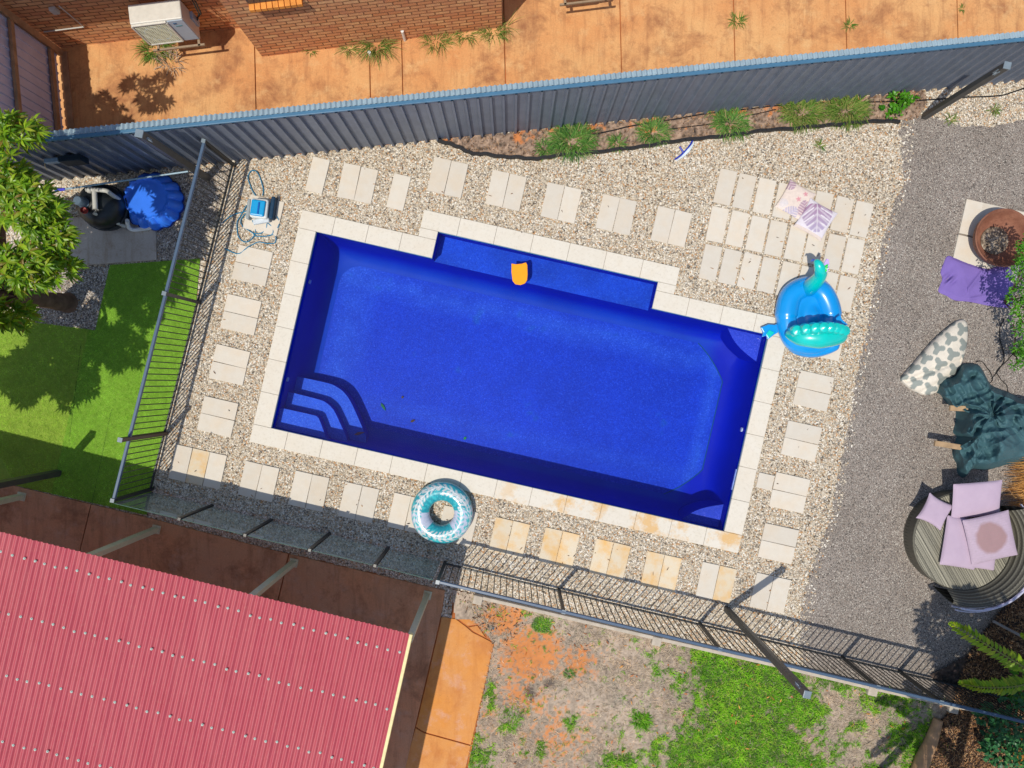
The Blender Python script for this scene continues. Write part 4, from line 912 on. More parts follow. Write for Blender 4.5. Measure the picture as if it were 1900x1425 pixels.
tl = smooth_path([fp(1462, 629, .14), fp(1480, 645, .15), fp(1505, 650, .16), fp(1535, 645, .20), fp(1556, 636, .26)], 6)
mb = MB(); mb.tube(tl, list(np.interp(np.linspace(0, 1, len(tl)), [0, .15, .6, .9, 1], [.08, .12, .125, .10, .05])), 14); mb.build('tail_cushion', M_fb, fl, smooth=True)
def fin(poly, z, th, mat, nm):
    P = pts(poly, z); mb = MB(); mb.prism([(p.x, p.y) for p in P], z, z+th); return mb.build(nm, mat, fl, bevel=.012)
fin([(1444, 598), (1436, 603), (1424, 602), (1410, 608), (1415, 617), (1412, 626), (1420, 623), (1424, 630), (1434, 622), (1446, 615)], .10, .05, M_fb, 'side_fin')
fin([(1427, 612), (1437, 617), (1426, 628), (1421, 620)], .155, .012, M_ft, 'side_fin')
fin([(1550, 590), (1558, 584), (1560, 592), (1572, 603), (1560, 606), (1548, 600)], .46, .04, M_fb, 'side_fin')
# ------------------------------------------------------------------ pool cleaner with its cable
def crop6(l): return [(420+x/7.914, 300+y/7.914) for x, y in l]
pc = thing('pool_cleaner', 'white and bright blue robotic pool cleaner with tangled blue cable', 'pool cleaner', tuple(W(484, 388)))
ca_ = -R(-5); mb = MB(); mb.box(W(483, 388, .13), (.30, .33, .18), R(-6)); mb.build('body', M_white, pc, bevel=.045, seg=4)
M_cy = simple('cyan_plastic', (0, 150, 206), .3, .5, .06, coat=.4)
mb = MB(); mb.box(W(478.5, 386, .235), (.235, .27, .05), R(-8)); mb.build('lid', M_cy, pc, bevel=.03, seg=3)
mb = MB(); mb.box(W(479.5, 386, .264), (.03, .2, .014), R(-8)); mb.build('lid_rib', simple('deep_blue_plastic', (10, 90, 170), .35), pc, bevel=.005)
mb = MB(); mb.box(W(507, 387, .10), (.07, .38, .16), R(-8)); mb.build('track', simple('navy_rubber', (16, 52, 78), .6), pc, bevel=.02)
mb = MB(); mb.box(W(463, 389, .09), (.06, .34, .14), R(-6)); mb.build('track', simple('grey_rubber', (150, 158, 160), .6), pc, bevel=.02)
mb = MB(); mb.box(W(485, 410, .10), (.28, .09, .06), R(10)); mb.build('brush', simple('pale_brush', (196, 202, 206), .6), pc, bevel=.02)
mb = MB()
for l in ([(430, 500), (370, 400), (318, 240), (340, 160), (400, 125), (460, 165), (510, 280), (540, 400), (535, 500)], [(300, 640), (215, 780), (158, 900), (165, 1060), (215, 1150), (300, 1180), (380, 1120), (412, 1070), (330, 1010), (240, 950), (212, 850), (290, 760)], [(-30, 1270), (90, 1330), (185, 1350), (270, 1290), (370, 1220), (480, 1180), (600, 1200), (700, 1195), (730, 1120), (690, 1075), (600, 1090), (450, 1095), (395, 1060)], [(600, 900), (580, 990), (500, 1055), (400, 1050)], [(610, 900), (670, 960), (685, 1050), (600, 1090)], [(745, 800), (775, 880), (760, 960), (715, 990)], [(-60, 900), (60, 800), (160, 760), (300, 720)], [(380, 860), (420, 950), (430, 1040)]):
    P = smooth_path(pts(crop6(l), .03), 6); P = [p+Vector((0, 0, .008*math.sin(i*.7))) for i, p in enumerate(P)]; mb.tube(P, .0085, 6)
mb.build('cable', simple('cable_blue', (36, 124, 160), .45), pc, smooth=True)
# skimmer brush head
bh = thing('pool_brush', 'curved blue and white pool brush head lying on the gravel below the planting strip', 'pool brush', tuple(W(1270, 278)))
P = smooth_path([W(x, y, .03) for x, y in ((1252, 296), (1263, 288), (1274, 277), (1281, 268), (1285, 261))], 5)
n0 = [Vector((.707, -.6, 0))]*len(P)
mb = MB(); mb.tube(P, .014, 8); mb.build('back_bar', simple('brush_blue', (28, 56, 170), .4), bh, smooth=True)
mb = MB(); mb.tube([p+Vector((.028, -.02, -.004)) for p in P], list(np.interp(np.linspace(0, 1, len(P)), [0, .5, 1], [.006, .03, .006])), 8); mb.build('bristles', simple('bristle_white', (216, 226, 234), .7), bh, smooth=True)
mb = MB(); mb.tube([W(1268, 283, .03), W(1261, 272, .05)], .018, 8); mb.build('handle_socket', simple('brush_blue_dark', (30, 50, 160), .4), bh)
# ------------------------------------------------------------------ puffed outlines: bean bag, towel, tarpaulin
def puffed(name, outline, hfn, mat, label=None, cat=None, nr=40, ctr=None, closed_n=3, colfn=None, parent=None, z0=.012):
    O = smooth_path(pts(outline), closed_n, True); n = len(O)
    c = sum(O, Vector())/n if ctr is None else W(*ctr)
    S = np.linspace(0, 1, nr+1); ox = np.array([p.x for p in O]); oy = np.array([p.y for p in O])
    X = c.x+(ox-c.x)[None]*S[:, None]; Y = c.y+(oy-c.y)[None]*S[:, None]; TT = np.repeat(np.linspace(0, 1, n, endpoint=False)[None], nr+1, 0); SS = np.repeat(S[:, None], n, 1)
    Z = z0+hfn(X, Y, SS, TT)
    k = (H-Z)/H; Xs, Ys = X*k, Y*k           # the outline was read where it is seen, so raise it along the same sight line
    v = np.stack([Xs, Ys, Z], -1).reshape(-1, 3)
    i, j = np.meshgrid(np.arange(nr), np.arange(n), indexing='ij'); j2 = (j+1) % n
    f = np.stack([i*n+j, (i+1)*n+j, (i+1)*n+j2, i*n+j2], -1).reshape(-1, 4)
    rim = len(v)+np.arange(n); vb = np.stack([Xs[-1], Ys[-1], np.full(n, z0-.008)], -1); v = np.vstack([v, vb])
    jj = np.arange(n); f2 = np.stack([nr*n+jj, rim, np.roll(rim, -1), nr*n+(jj+1) % n], -1); f = np.vstack([f, f2])
    col = None
    if colfn is not None:
        px, py = W2P(X, Y); cl = colfn(px, py, SS).reshape(-1, 3); col = np.vstack([cl, cl[-n:]])
    o = np_mesh(name, v, f, mat, parent, smooth=True, col=col)
    return tag(o, label, cat) if label else o
def ridge(X, Y, f, ang, seed, warp=.6):
    w1 = fbm(X*1.7, Y*1.7, 3, seed)*warp*3; a = X*math.cos(ang)+Y*math.sin(ang)
    return 1-np.abs(np.sin(a*f+w1*4))
BB = [(1672, 706), (1676, 696), (1690, 680), (1715, 650), (1738, 625), (1765, 602), (1781, 593), (1792, 596), (1796, 612), (1794, 640), (1786, 670), (1776, 692), (1760, 704), (1744, 717), (1738, 728), (1714, 733), (1690, 722)]
def bb_h(X, Y, S, T):
    h = .20*np.sqrt(np.clip(1-S**2.2, 0, 1))+.02
    px, py = W2P(X, Y); fold = np.abs((py-700)+(px-1700)*.38)
    return h-.05*np.exp(-(fold/5)**2)*(S < .95)+.015*fbm(X*9, Y*9, 3, 5)-.03*np.exp(-(np.abs((py-716)+(px-1730)*.55)/4)**2)*(S > .3)
def bb_c(px, py, S):
    a = R(-22); u = ((px-1672)*math.cos(a)-(py-700)*math.sin(a))/29; v_ = ((px-1672)*math.sin(a)+(py-700)*math.cos(a))/25
    row = np.round(v_); uu = u+.5*(row % 2); cu = uu-np.round(uu); cv = v_-row
    x, y = cu*29, cv*25; d = np.full(px.shape, 99.)
    for k in (100, 215, 335):
        ex, ey = math.cos(R(k))*9.0, math.sin(R(k))*9.0; t = np.clip((x*ex+y*ey)/81, 0, 1); d = np.minimum(d, np.hypot(x-ex*t, y-ey*t))
    c = np.ones(px.shape+(3,))*np.array(cc(226, 216, 200))*(1+.12*(fbm(px/14, py/14, 3, 2)-.5))[..., None]
    c[d < 5.0] = np.array(cc(146, 152, 146)); st = fbm(px/9, py/9, 3, 12); c = c*(1-.12*np.clip(st*2-1, 0, 1))[..., None]; return c
puffed('bean_bag', BB, bb_h, M_pat, 'cream leaf shaped bean bag with grey three armed pattern on the grey gravel', 'bean bag', 46, closed_n=12, colfn=bb_c)
TW = [(1759, 475), (1775, 480), (1800, 489), (1818, 495), (1833, 499), (1850, 494), (1864, 493), (1876, 501), (1880, 520), (1878, 548), (1877, 569), (1858, 570), (1834, 567), (1800, 560), (1772, 557), (1757, 549), (1742, 541), (1745, 528), (1749, 518), (1746, 505), (1751, 490)]
def tw_h(X, Y, S, T):
    px, py = W2P(X, Y); h = .035+.02*fbm(X*3, Y*3, 3, 3)-.03*np.clip(S*6-5, 0, 1)
    d1 = (py-(497+(1828-px)*1.28)); h += .035*np.exp(-(d1/6)**2)*(px > 1795)
    d2 = np.hypot((px-1762)/10, (py-518)/8); h += .05*np.exp(-d2**2)*np.sin((px+py)*.35)
    d3 = (py-(553-(px-1808)*.22)); h += .022*np.exp(-(d3/3)**2)*(px > 1800)*(px < 1850); h += .05*np.exp(-(((px-1858)/14)**2+((py-505)/10)**2))
    return h+.012*ridge(X, Y, 7, .6, 3)
m = Mat('purple_cotton', .9, .1); m.col(m.mix(m.noise(6, 4), cc(116, 96, 164), cc(134, 112, 182))); m.bump(m.noise(150, 2), .4, .004)
puffed('purple_blanket', TW, tw_h, m.m, 'rumpled purple blanket lying across the edge of the fire pit tiles', 'blanket', 40, closed_n=10)
TP = [(1785, 677), (1813, 676), (1825, 690), (1838, 713), (1855, 722), (1876, 730), (1900, 742), (1950, 752), (1990, 790), (1985, 830), (1940, 848), (1900, 856), (1866, 863), (1832, 872), (1815, 871), (1803, 871), (1790, 886), (1780, 880), (1776, 860), (1770, 846), (1772, 834), (1796, 822), (1800, 812), (1785, 803), (1796, 786), (1799, 765), (1796, 757), (1775, 754), (1759, 748), (1748, 733), (1738, 726), (1744, 710), (1752, 702), (1772, 697)]
def tp_h(X, Y, S, T):
    px, py = W2P(X, Y)
    h = .50*np.exp(-(((px-1850)/75)**2+((py-800)/60)**2))+.18*np.exp(-(((px-1780)/40)**2+((py-715)/30)**2))
    n = .42*np.abs(fbm(X*1.8, Y*1.8, 3, 21)-.5)*2+.09*ridge(X, Y, 9, 1.1, 3, .9)*fbm(X*2, Y*2, 2, 4)*1.6+.05*ridge(X, Y, 26, .5, 18, 1.2)*fbm(X*4, Y*4, 2, 24)*1.5+.07*ridge(X, Y, 17, 2.2, 8, 1.1)*fbm(X*3, Y*3, 2, 14)*1.6
    th_ = np.arctan2(py-770, (px-1840)*.8); n = n+.13*(1-np.abs(np.sin(th_*5.5+fbm(X*2, Y*2, 3, 44)*5)))*np.clip(S*1.6, 0, 1)
    hole = np.exp(-(((px-1804)/11)**2+((py-697)/8)**2))
    edge = np.clip((1-S)*7, 0, 1)**.7
    lift = np.where((px < 1812) & (py > 750) & (py < 835), .34, .0)
    return (.05+h+n)*edge+.02-.22*hole*edge+lift*(1-edge)*np.clip((px-1760)/40, 0, 1)+.03*fbm(X*20, Y*20, 3, 9)
m = Mat('teal_tarpaulin', .62, .28); m.col(m.mix(m.noise(4, 4), cc(50, 84, 92), cc(74, 108, 114))); m.bump(m.noise(16, 4), .35, .02)
puffed('tarpaulin', TP, tp_h, m.m, 'crumpled dark teal tarpaulin heaped over a timber chair', 'tarpaulin', 90, ctr=(1850, 790), closed_n=9)
# timber chair that the tarpaulin covers
ch = thing('timber_chair', 'low timber chair mostly hidden under the teal tarpaulin', 'chair', tuple(W(1830, 790)))
M_tm = simple('pale_timber', (168, 140, 108), .7, .2, .2, 8)
for a, b_, z in (((1734, 822), (1800, 833), .36), ((1762, 757), (1838, 760), .36)):
    MB().bar(W(*a, z), W(*b_, z), .09, .05).build('armrest', M_tm, ch, bevel=.006)
    for q in (.42, .93):
        p = W(*a, z).lerp(W(*b_, z), q); MB().bar(Vector((p.x, p.y, 0)), p, .06, .06).build('leg', M_tm, ch, bevel=.004)
MB().bar(W(1800, 762, .30), W(1800, 838, .30), .03, .08).build('seat_rail', M_tm, ch, bevel=.004)
mb = MB()
for k in range(6): mb.bar(W(1806+k*9, 766, .29), W(1806+k*9, 834, .29), .07, .02)
mb.build('seat', M_tm, ch, bevel=.003)
# ------------------------------------------------------------------ round wicker daybed
DC = W(1786, 1004, .34); DB = Vector((DC.x, DC.y, 0)); db = thing('wicker_daybed', 'round grey wicker daybed with curved back and lilac cushions on grey gravel', 'daybed', tuple(DB))
m = Mat('grey_wicker', .55, .35); rot = m.vec(1, RZ*2.3); sp_ = m.n('ShaderNodeSeparateXYZ'); m.ln(rot, sp_.inputs[0])
wvx = m.n('ShaderNodeTexWave', wave_type='BANDS', bands_direction='X'); m.ln(rot, wvx.inputs[0]); wvx.inputs['Scale'].default_value = 9; wvx.inputs['Distortion'].default_value = 0; 
cx1 = m.n('ShaderNodeCombineXYZ'); m.ln(m.math('MULTIPLY', sp_.outputs[0], 11), cx1.inputs[0]); n1 = m.n('ShaderNodeTexNoise'); n1.noise_dimensions = '1D'; m.ln(m.math('MULTIPLY', sp_.outputs[0], 16), n1.inputs['W']); n1.inputs['Detail'].default_value = 2
c = m.ramp(n1.outputs[0], [(.30, cc(40, 38, 34)), (.42, cc(108, 104, 90)), (.5, cc(176, 170, 150)), (.58, cc(70, 68, 60)), (.68, cc(150, 146, 128)), (.8, cc(96, 92, 80))])
wvy = m.n('ShaderNodeTexWave', wave_type='BANDS', bands_direction='Y'); m.ln(rot, wvy.inputs[0]); wvy.inputs['Scale'].default_value = 14
c = m.mix(m.math('MULTIPLY', m.ramp(wvy.outputs[0], [(.5, 0), (.8, .6)]), m.ramp(n1.outputs[0], [(.52, 0), (.56, 1)])), c, cc(58, 55, 48))
m.col(c); m.bump(wvx.outputs[0], .5, .01); M_wick = m.m
m = Mat('woven_side', .55, .35); sp_ = m.n('ShaderNodeSeparateXYZ'); m.ln(m.vec(), sp_.inputs[0])
rad_ = m.math('SQRT', m.math('ADD', m.math('POWER', sp_.outputs[0], 2), m.math('POWER', sp_.outputs[1], 2)))
at = m.math('ARCTAN2', sp_.outputs[1], sp_.outputs[0])
w1 = m.math('SINE', m.math('MULTIPLY', rad_, 210)); w2 = m.math('SINE', m.math('MULTIPLY', at, 95)); w = m.math('MULTIPLY', w1, w2)
n1 = m.n('ShaderNodeTexNoise'); n1.noise_dimensions = '1D'; m.ln(m.math('MULTIPLY', rad_, 34), n1.inputs['W'])
c = m.mix(m.ramp(w1, [(.3, 0), (.8, 1)]), cc(84, 80, 70), cc(122, 118, 104)); c = m.mix(m.math('MULTIPLY', m.ramp(w, [(.5, 0), (.7, 1)]), m.ramp(n1.outputs[0], [(.5, 0), (.54, .8)])), c, cc(40, 38, 34)); m.col(c); m.bump(w1, .5, .01); M_wick2 = m.m
mb = MB(); mb.lathe([(.80, .0), (.81, .30), (.815, .345), (.80, .36)], DB, 72); mb.build('base', M_wick2, db, smooth=True, sharp=60)
mb = MB(); mb.lathe([(0, .358), (.3, .36), (.6, .36), (.80, .358)], DB, 72); mb.build('deck', M_wick, db, smooth=True)
a0, a1 = R(-112), R(38)
mb = MB(); mb.lathe([(.80, .34), (.83, .42), (.90, .58), (.95, .68), (.985, .69), (1.0, .66), (.97, .45), (.88, .05)], DB, 60, a0, a1); mb.build('backrest', M_wick2, db, smooth=True, sharp=50)
M_tube_ = simple('pale_frame', (190, 188, 206), .35, .5, .05)
for r_, z_, t_, nm in ((1.03, .72, .016, 'canopy_hoop'), (1.09, .60, .014, 'canopy_hoop'), (1.06, .50, .016, 'canopy_hoop')):
    mb = MB(); mb.tube([DB+Vector((r_*math.cos(a), r_*math.sin(a), z_)) for a in np.linspace(a0+.12, a1-.02, 40)], t_, 8); mb.build(nm, M_tube_, db, smooth=True)
mb = MB(); mb.grid(lambda a, b: tuple(DB+Vector(((1.0+.07*b)*math.cos(a0+.5+(a1-a0-.5)*a), (1.0+.07*b)*math.sin(a0+.5+(a1-a0-.5)*a), .72-.05*b+.025*math.sin(a*60)*math.sin(b*3)))), 80, 5); mb.build('canopy_cloth', simple('canopy_lilac', (186, 178, 206), .8), db, smooth=True)
for k in range(5):
    a = R(60+72*k); MB().box(DB+Vector((.68*math.cos(a), .68*math.sin(a), .03)), (.06, .06, .06), a).build('foot', M_black, db)
m = Mat('lilac_cloth', .9, .1); c = m.mix(m.noise(5, 4), cc(178, 157, 176), cc(190, 170, 186)); wv_ = m.n('ShaderNodeTexWave'); m.ln(m.vec(), wv_.inputs[0]); wv_.inputs['Scale'].default_value = 26; c = m.mix(m.math('MULTIPLY', wv_.outputs[0], .10), c, cc(150, 132, 160)); m.col(c); m.bump(m.noise(120, 2), .2, .004); M_lilac = m.m
def lil_c(st):
    def fn(U, V):
        c = np.ones(U.shape+(3,))*np.array(cc(184, 163, 180))*(1+.08*(fbm(U*5, V*5, 3, 6)-.5))[..., None]; c *= (1-.05*(np.sin(V*60) > .6))[..., None]
        if st is not None:
            d = np.hypot((U-st[0])/.72, (V-st[1])/.72)+.25*(fbm(U*3, V*3, 3, 3)-.5); w_ = np.clip((1-d)*5, 0, 1)[..., None]*.75; c = c*(1-w_)+w_*np.array(cc(150, 112, 106))
        return c
    return fn
g_ = 'lilac cushions on the daybed'
pillow('cushion', W(1731, 948, .37), .46, .48, .12, R(-28), M_lilac, 'small square lilac cushion at the left edge of the wicker daybed', 'cushion', g_, n=30, sag=.14)
pillow('cushion', W(1807, 926, .44), .80, .60, .13, R(5), M_lilac, 'wide lilac back cushion along the top of the daybed', 'cushion', g_, n=40, sag=.02, tilt=(0, .25))
pillow('cushion', W(1778, 1005, .37), .58, .82, .14, R(-9), M_lilac, 'lilac seat cushion lying flat under the stained one on the daybed', 'cushion', g_, n=40, sag=.02)
pillow('cushion', W(1809, 1010, .38), .64, .76, .13, R(-7), M_lilac, 'lilac middle cushion half hidden beneath the stained cushion', 'cushion', g_, n=40, sag=.02)
pillow('cushion', W(1832, 996, .50), .74, .76, .13, R(14), M_pat, 'lilac cushion with a large brown stain on top of the daybed heap', 'cushion', g_, lil_c((-.05, .05)), n=64, sag=.02, tilt=(.06, .06))
# ------------------------------------------------------------------ fire pit
fpz = thing('fire_pit', 'round rusty steel fire pit bowl holding pale ash on cream tiles', 'fire pit', tuple(W(1864, 443)))
m = Mat('rusty_steel', .7, .3); c = m.mix(m.ramp(m.noise(5, 6, .7), [(.35, 0), (.65, 1)]), cc(122, 76, 58), cc(146, 98, 76)); m.col(m.mix(m.ramp(m.noise(30, 4), [(.5, 0), (.8, .5)]), c, cc(84, 50, 40))); M_rust = m.m
c = W(1864, 441); k = (H-.36)/H; c = Vector((c.x*k, c.y*k, 0))
mb = MB(); mb.lathe([(.20, .03), (.36, .10), (.45, .24), (.485, .36), (.47, .368), (.455, .36), (.42, .24), (.33, .13), (.18, .09), (0, .085)], c, 64); mb.build('bowl', M_rust, fpz, smooth=True, sharp=50)
mb = MB(); mb.lathe([(.22, .0), (.20, .06)], c, 32); mb.build('foot_ring', M_rust, fpz, smooth=True)
m = Mat('ash', .95, .1); m.col(m.ramp(m.noise(14, 6, .75), [(.34, cc(62, 52, 46)), (.5, cc(130, 114, 98)), (.66, cc(198, 184, 164))])); m.bump(m.noise(30, 4), .8, .03)
mb = MB(); mb.grid(lambda a, b: (c.x+.235*b*math.cos(6.2832*a), c.y+.235*b*math.sin(6.2832*a), .12+.05*(1-b*b)+.02*math.sin(a*40)*b*(1-b)), 48, 12); mb.build('ash', m.m, fpz, smooth=True)
# ------------------------------------------------------------------ pool filter, pipes, blue shell
M_tank = simple('black_tank', (22, 26, 28), .35, .5, .1); M_pvc = simple('grey_pvc', (186, 182, 172), .45, .35, .08)
pf = thing('pool_filter', 'black pool filter tank with grey valve and pvc pipes in the tree shade', 'pool filter', tuple(W(188, 372)))
fz = (H-.62)/H; c = W(178, 378); cf = Vector((c.x*.955, c.y*.955, .05))
mb = MB(); mb.lathe([(.30, .0), (.36, .10), (.36, .36), (.33, .48), (.22, .58), (.12, .62), (0, .63)], cf, 48); mb.build('tank', M_tank, pf, smooth=True)
mb = MB(); mb.lathe([(.365, .20), (.385, .21), (.385, .25), (.365, .26)], cf, 48); mb.build('clamp_band', simple('band_black', (40, 44, 46), .4), pf, smooth=True)
vt = cf+Vector((-.12, -.02, .66)); mb = MB(); mb.lathe([(0, .14), (.06, .14), (.075, .12), (.075, -.02), (.09, -.03)], vt, 24); mb.build('valve', simple('valve_grey', (88, 104, 118), .4), pf, smooth=True, sharp=40)
mb = MB(); mb.lathe([(.05, .01), (.052, -.04), (0, -.05)], vt+Vector((.03, -.13, .02)), 16); mb.build('gauge', simple('gauge_red', (150, 52, 50), .4), pf)
mb = MB(); zt = .74
mb.tube(smooth_path([W(160, 352, zt), W(176, 352, zt), W(197, 354, zt), W(206, 360, .66), W(222, 371, .4)], 4), .035, 10); mb.tube([W(175, 352, zt), W(177, 388, zt)], .038, 10); mb.tube([W(166, 345, zt), W(166, 358, zt)], .03, 10)
mb.tube([W(174, 395, .66), W(232, 420, .2)], .03, 10); mb.tube([W(105, 372, .3), W(134, 388, .3)], .022, 10); mb.tube([W(88, 401, .1), W(118, 400, .1), W(134, 388, .25)], .022, 10)
mb.build('pipework', M_pvc, pf, smooth=True, sharp=50)
mb = MB(); mb.tube(smooth_path([W(236, 409, .3), W(238, 420, .16), W(246, 426, .09), W(262, 425, .08), W(285, 422, .08), W(293, 426, .0)], 5), .034, 12); mb.build('return_pipe', M_white, pf, smooth=True)
mb = MB(); mb.tube([W(96, 360, .5), W(99, 382, .3)], [.02, .10], 12); mb.build('funnel', simple('pale_violet_plastic', (168, 170, 206), .5), pf)
bs = thing('blue_shell_pool', 'scalloped royal blue plastic shell lid beside the pool filter', 'shell pool', tuple(W(268, 372)))
cs = W(272, 368, .30); mb = MB(); NA, NB = 210, 34
def shellp(a, b):
    th = a*2*math.pi; lobe = abs(math.sin(th*7.5)); r = .495*b*(1+.075*lobe*min(1, b*1.2)-.02); z = .30-.20*max(0, (b-.72)/.28)**1.5*1.0+.03*math.exp(-((b-.72)/.05)**2)+.035*lobe*math.exp(-((b-.86)/.12)**2)-.02+.012*math.sin(b*26)*0
    return (cs.x+r*math.cos(th)*1.0, cs.y+r*math.sin(th)*.94, z)
mb.grid(shellp, NA, NB); mb.build('lid', simple('royal_blue_plastic', (52, 120, 236), .3, .5, .08, 4), bs, smooth=True)
mb = MB(); mb.grid(lambda a, b: (cs.x+(.495*(1+.075*abs(math.sin(a*2*math.pi*7.5))))*math.cos(a*6.28318)*(1-.04*b), cs.y+.94*(.495*(1+.075*abs(math.sin(a*2*math.pi*7.5))))*math.sin(a*6.28318)*(1-.04*b), .10-.09*b), NA, 3); mb.build('rim', simple('deep_blue_plastic_rim', (14, 52, 160), .4), bs, smooth=True)
pole = thing('pool_pole', 'thin grey telescopic pool pole with blue end resting along the dark fence', 'pool pole', tuple(W(240, 336)))
mb = MB(); mb.tube([W(120, 351, .95), W(349, 318, .95)], .014, 8); mb.build('tube', simple('alu_grey', (128, 156, 172), .35, .5), pole, smooth=True)
mb = MB(); mb.tube([W(103, 353, .95), W(121, 351, .95)], .022, 8); mb.build('grip', simple('grip_blue', (36, 40, 190), .4), pole, smooth=True)
for x, y in ((150, 346.6), (330, 320.6)): MB().bar(W(x, y, .0), W(x, y, .935), .02, .02).build('prop', M_black, pole)
eb = thing('junction_box', 'dark electrical box with grey light on the shaded metal fence', 'electrical box', tuple(W(140, 296, .9)))
pz = FA+fd*1.2; c = W(141, 299, .95); s_ = (c-FA).dot(fd); c = FA+fd*s_+fn*.09; c.z = 1.0
MB().box(c, (.34, .10, .24), math.atan2(fd.y, fd.x)).build('box', simple('dark_box', (26, 40, 52), .45), eb, bevel=.012)
MB().box(c-fd*.30+Vector((0, 0, .06)), (.22, .07, .09), math.atan2(fd.y, fd.x)).build('light', simple('light_grey', (128, 148, 164), .4), eb, bevel=.01)
mb = MB(); mb.tube(smooth_path([c-fd*.41+Vector((0, 0, .06)), c-fd*.5+fn*.02-Vector((0, 0, .06)), c-fd*.62-Vector((0, 0, .3))], 5), .006, 6); mb.build('wire', simple('wire_tan', (150, 140, 110), .6), eb)
# ------------------------------------------------------------------ hoses, edging, cables
M_hose = simple('black_hose', (30, 30, 32), .5, .3)
def hose(name, P, r, label, cat, z=.03, mat=None, grp=None):
    mb = MB(); Q = smooth_path([W(x, y, z) for x, y in P], 6); Q = [q+Vector((0, 0, .006*math.sin(i*.9))) for i, q in enumerate(Q)]
    mb.tube(Q, r, 6); return tag(mb.build(name, mat or M_hose, smooth=True), label, cat, grp)
mb = MB(); Q = smooth_path([W(x, y, .04) for x, y in [(812, 262), (830, 266), (850, 273), (868, 282), (882, 286), (900, 286), (930, 291), (960, 292), (985, 295), (1010, 293), (1040, 288), (1070, 286), (1100, 283), (1160, 276), (1200, 271), (1240, 264), (1290, 258), (1330, 254), (1380, 248), (1420, 242), (1470, 239), (1520, 234), (1560, 231), (1600, 227), (1640, 225), (1668, 226)]], 5)
Q = [q+Vector((0, .008*math.sin(i*1.3), 0)) for i, q in enumerate(Q)]
for a, b_ in zip(Q[:-1], Q[1:]): mb.bar(a, b_+(b_-a)*.05, .045, .10)
tag(mb.build('garden_edging', simple('black_plastic_edging', (38, 38, 40), .55), bevel=0), 'wavy black plastic edging between gravel and planting strip', 'edging')
hose('irrigation_pipe', [(1090, 252), (1140, 241), (1180, 232), (1240, 223), (1310, 211), (1380, 203), (1440, 196), (1540, 190), (1620, 189), (1680, 188), (1740, 184), (1800, 180), (1850, 178), (1876, 172), (1910, 160)], .012, 'long black irrigation pipe running through the planting strip', 'pipe')
hose('irrigation_pipe', [(1240, 240), (1270, 236), (1310, 231), (1350, 222), (1400, 212), (1440, 203)], .009, 'short thin irrigation pipe branch between two grass clumps', 'pipe')
hose('black_cable', [(1863, 592), (1855, 610), (1856, 630), (1862, 655), (1862, 672), (1850, 690), (1840, 703)], .008, 'black cable looping from the shrub over the grey gravel', 'cable', .02)
hose('black_cable', [(1810, 672), (1820, 670), (1830, 680), (1840, 696), (1841, 706), (1835, 712)], .007, 'black cable end curled beside the teal tarpaulin', 'cable', .02)
hose('black_cable', [(1885, 650), (1870, 668), (1850, 688), (1856, 702), (1868, 716), (1870, 728)], .007, 'black cable crossing under the tarpaulin edge', 'cable', .02)
lg = thing('timber_edging', 'long brown timber log edging the dark garden bed', 'log', tuple(W(1725, 1385)))
MB().tube([W(1741, 1335, .1), W(1728, 1375, .11), W(1712, 1410, .12), W(1690, 1470, .12)], [.075, .10, .12, .13], 12).build('log', M_timber, lg, smooth=True, sharp=50)
hose('grey_stake', [(1842, 1152), (1870, 1167), (1910, 1188)], .022, 'pale grey stake lying across the dark mulch', 'stake', .25, simple('grey_stake', (140, 130, 124), .7))
o = MB().tube([W(1893 if False else 915, 1166, .0), W(915, 1166, .05)], .02, 12).build('sprinkler_head', simple('sprinkler', (90, 100, 108), .4)); tag(o, 'small grey sprinkler head in the red soil by the broken path', 'sprinkler')
# ------------------------------------------------------------------ leaves and blades (vectorised)
def leaf_mesh(name, B, D, N, L, Wd, mat, parent=None, fold=.18, droop=.15, label=None, cat=None, kind=None, loc=None, grp=None):
    B = np.asarray(B); D = np.asarray(D); N = np.asarray(N); L = np.asarray(L)[:, None]; Wd = np.asarray(Wd)[:, None]
    D = D/np.linalg.norm(D, axis=1, keepdims=True); S = np.cross(D, N); S /= np.linalg.norm(S, axis=1, keepdims=True)+1e-9; N = np.cross(S, D)
    dz = np.zeros_like(B); dz[:, 2] = 1
    p0 = B; m1 = B+D*L*.38-dz*L*droop*.15; m2 = B+D*L*.72-dz*L*droop*.45; tip = B+D*L-dz*L*droop
    l1 = m1+S*Wd*.5+N*Wd*fold; r1 = m1-S*Wd*.5+N*Wd*fold; l2 = m2+S*Wd*.38+N*Wd*fold*.7; r2 = m2-S*Wd*.38+N*Wd*fold*.7
    v = np.stack([p0, m1, m2, tip, l1, r1, l2, r2], 1); n = len(B)
    tri = np.array([(0, 1, 4), (0, 5, 1), (4, 1, 2), (4, 2, 6), (1, 5, 7), (1, 7, 2), (6, 2, 3), (2, 7, 3)])
    f = (tri[None]+(np.arange(n)*8)[:, None, None]).reshape(-1, 3)
    o = np_mesh(name, v.reshape(-1, 3), f, mat, parent, loc=loc)
    return tag(o, label, cat, grp, kind)
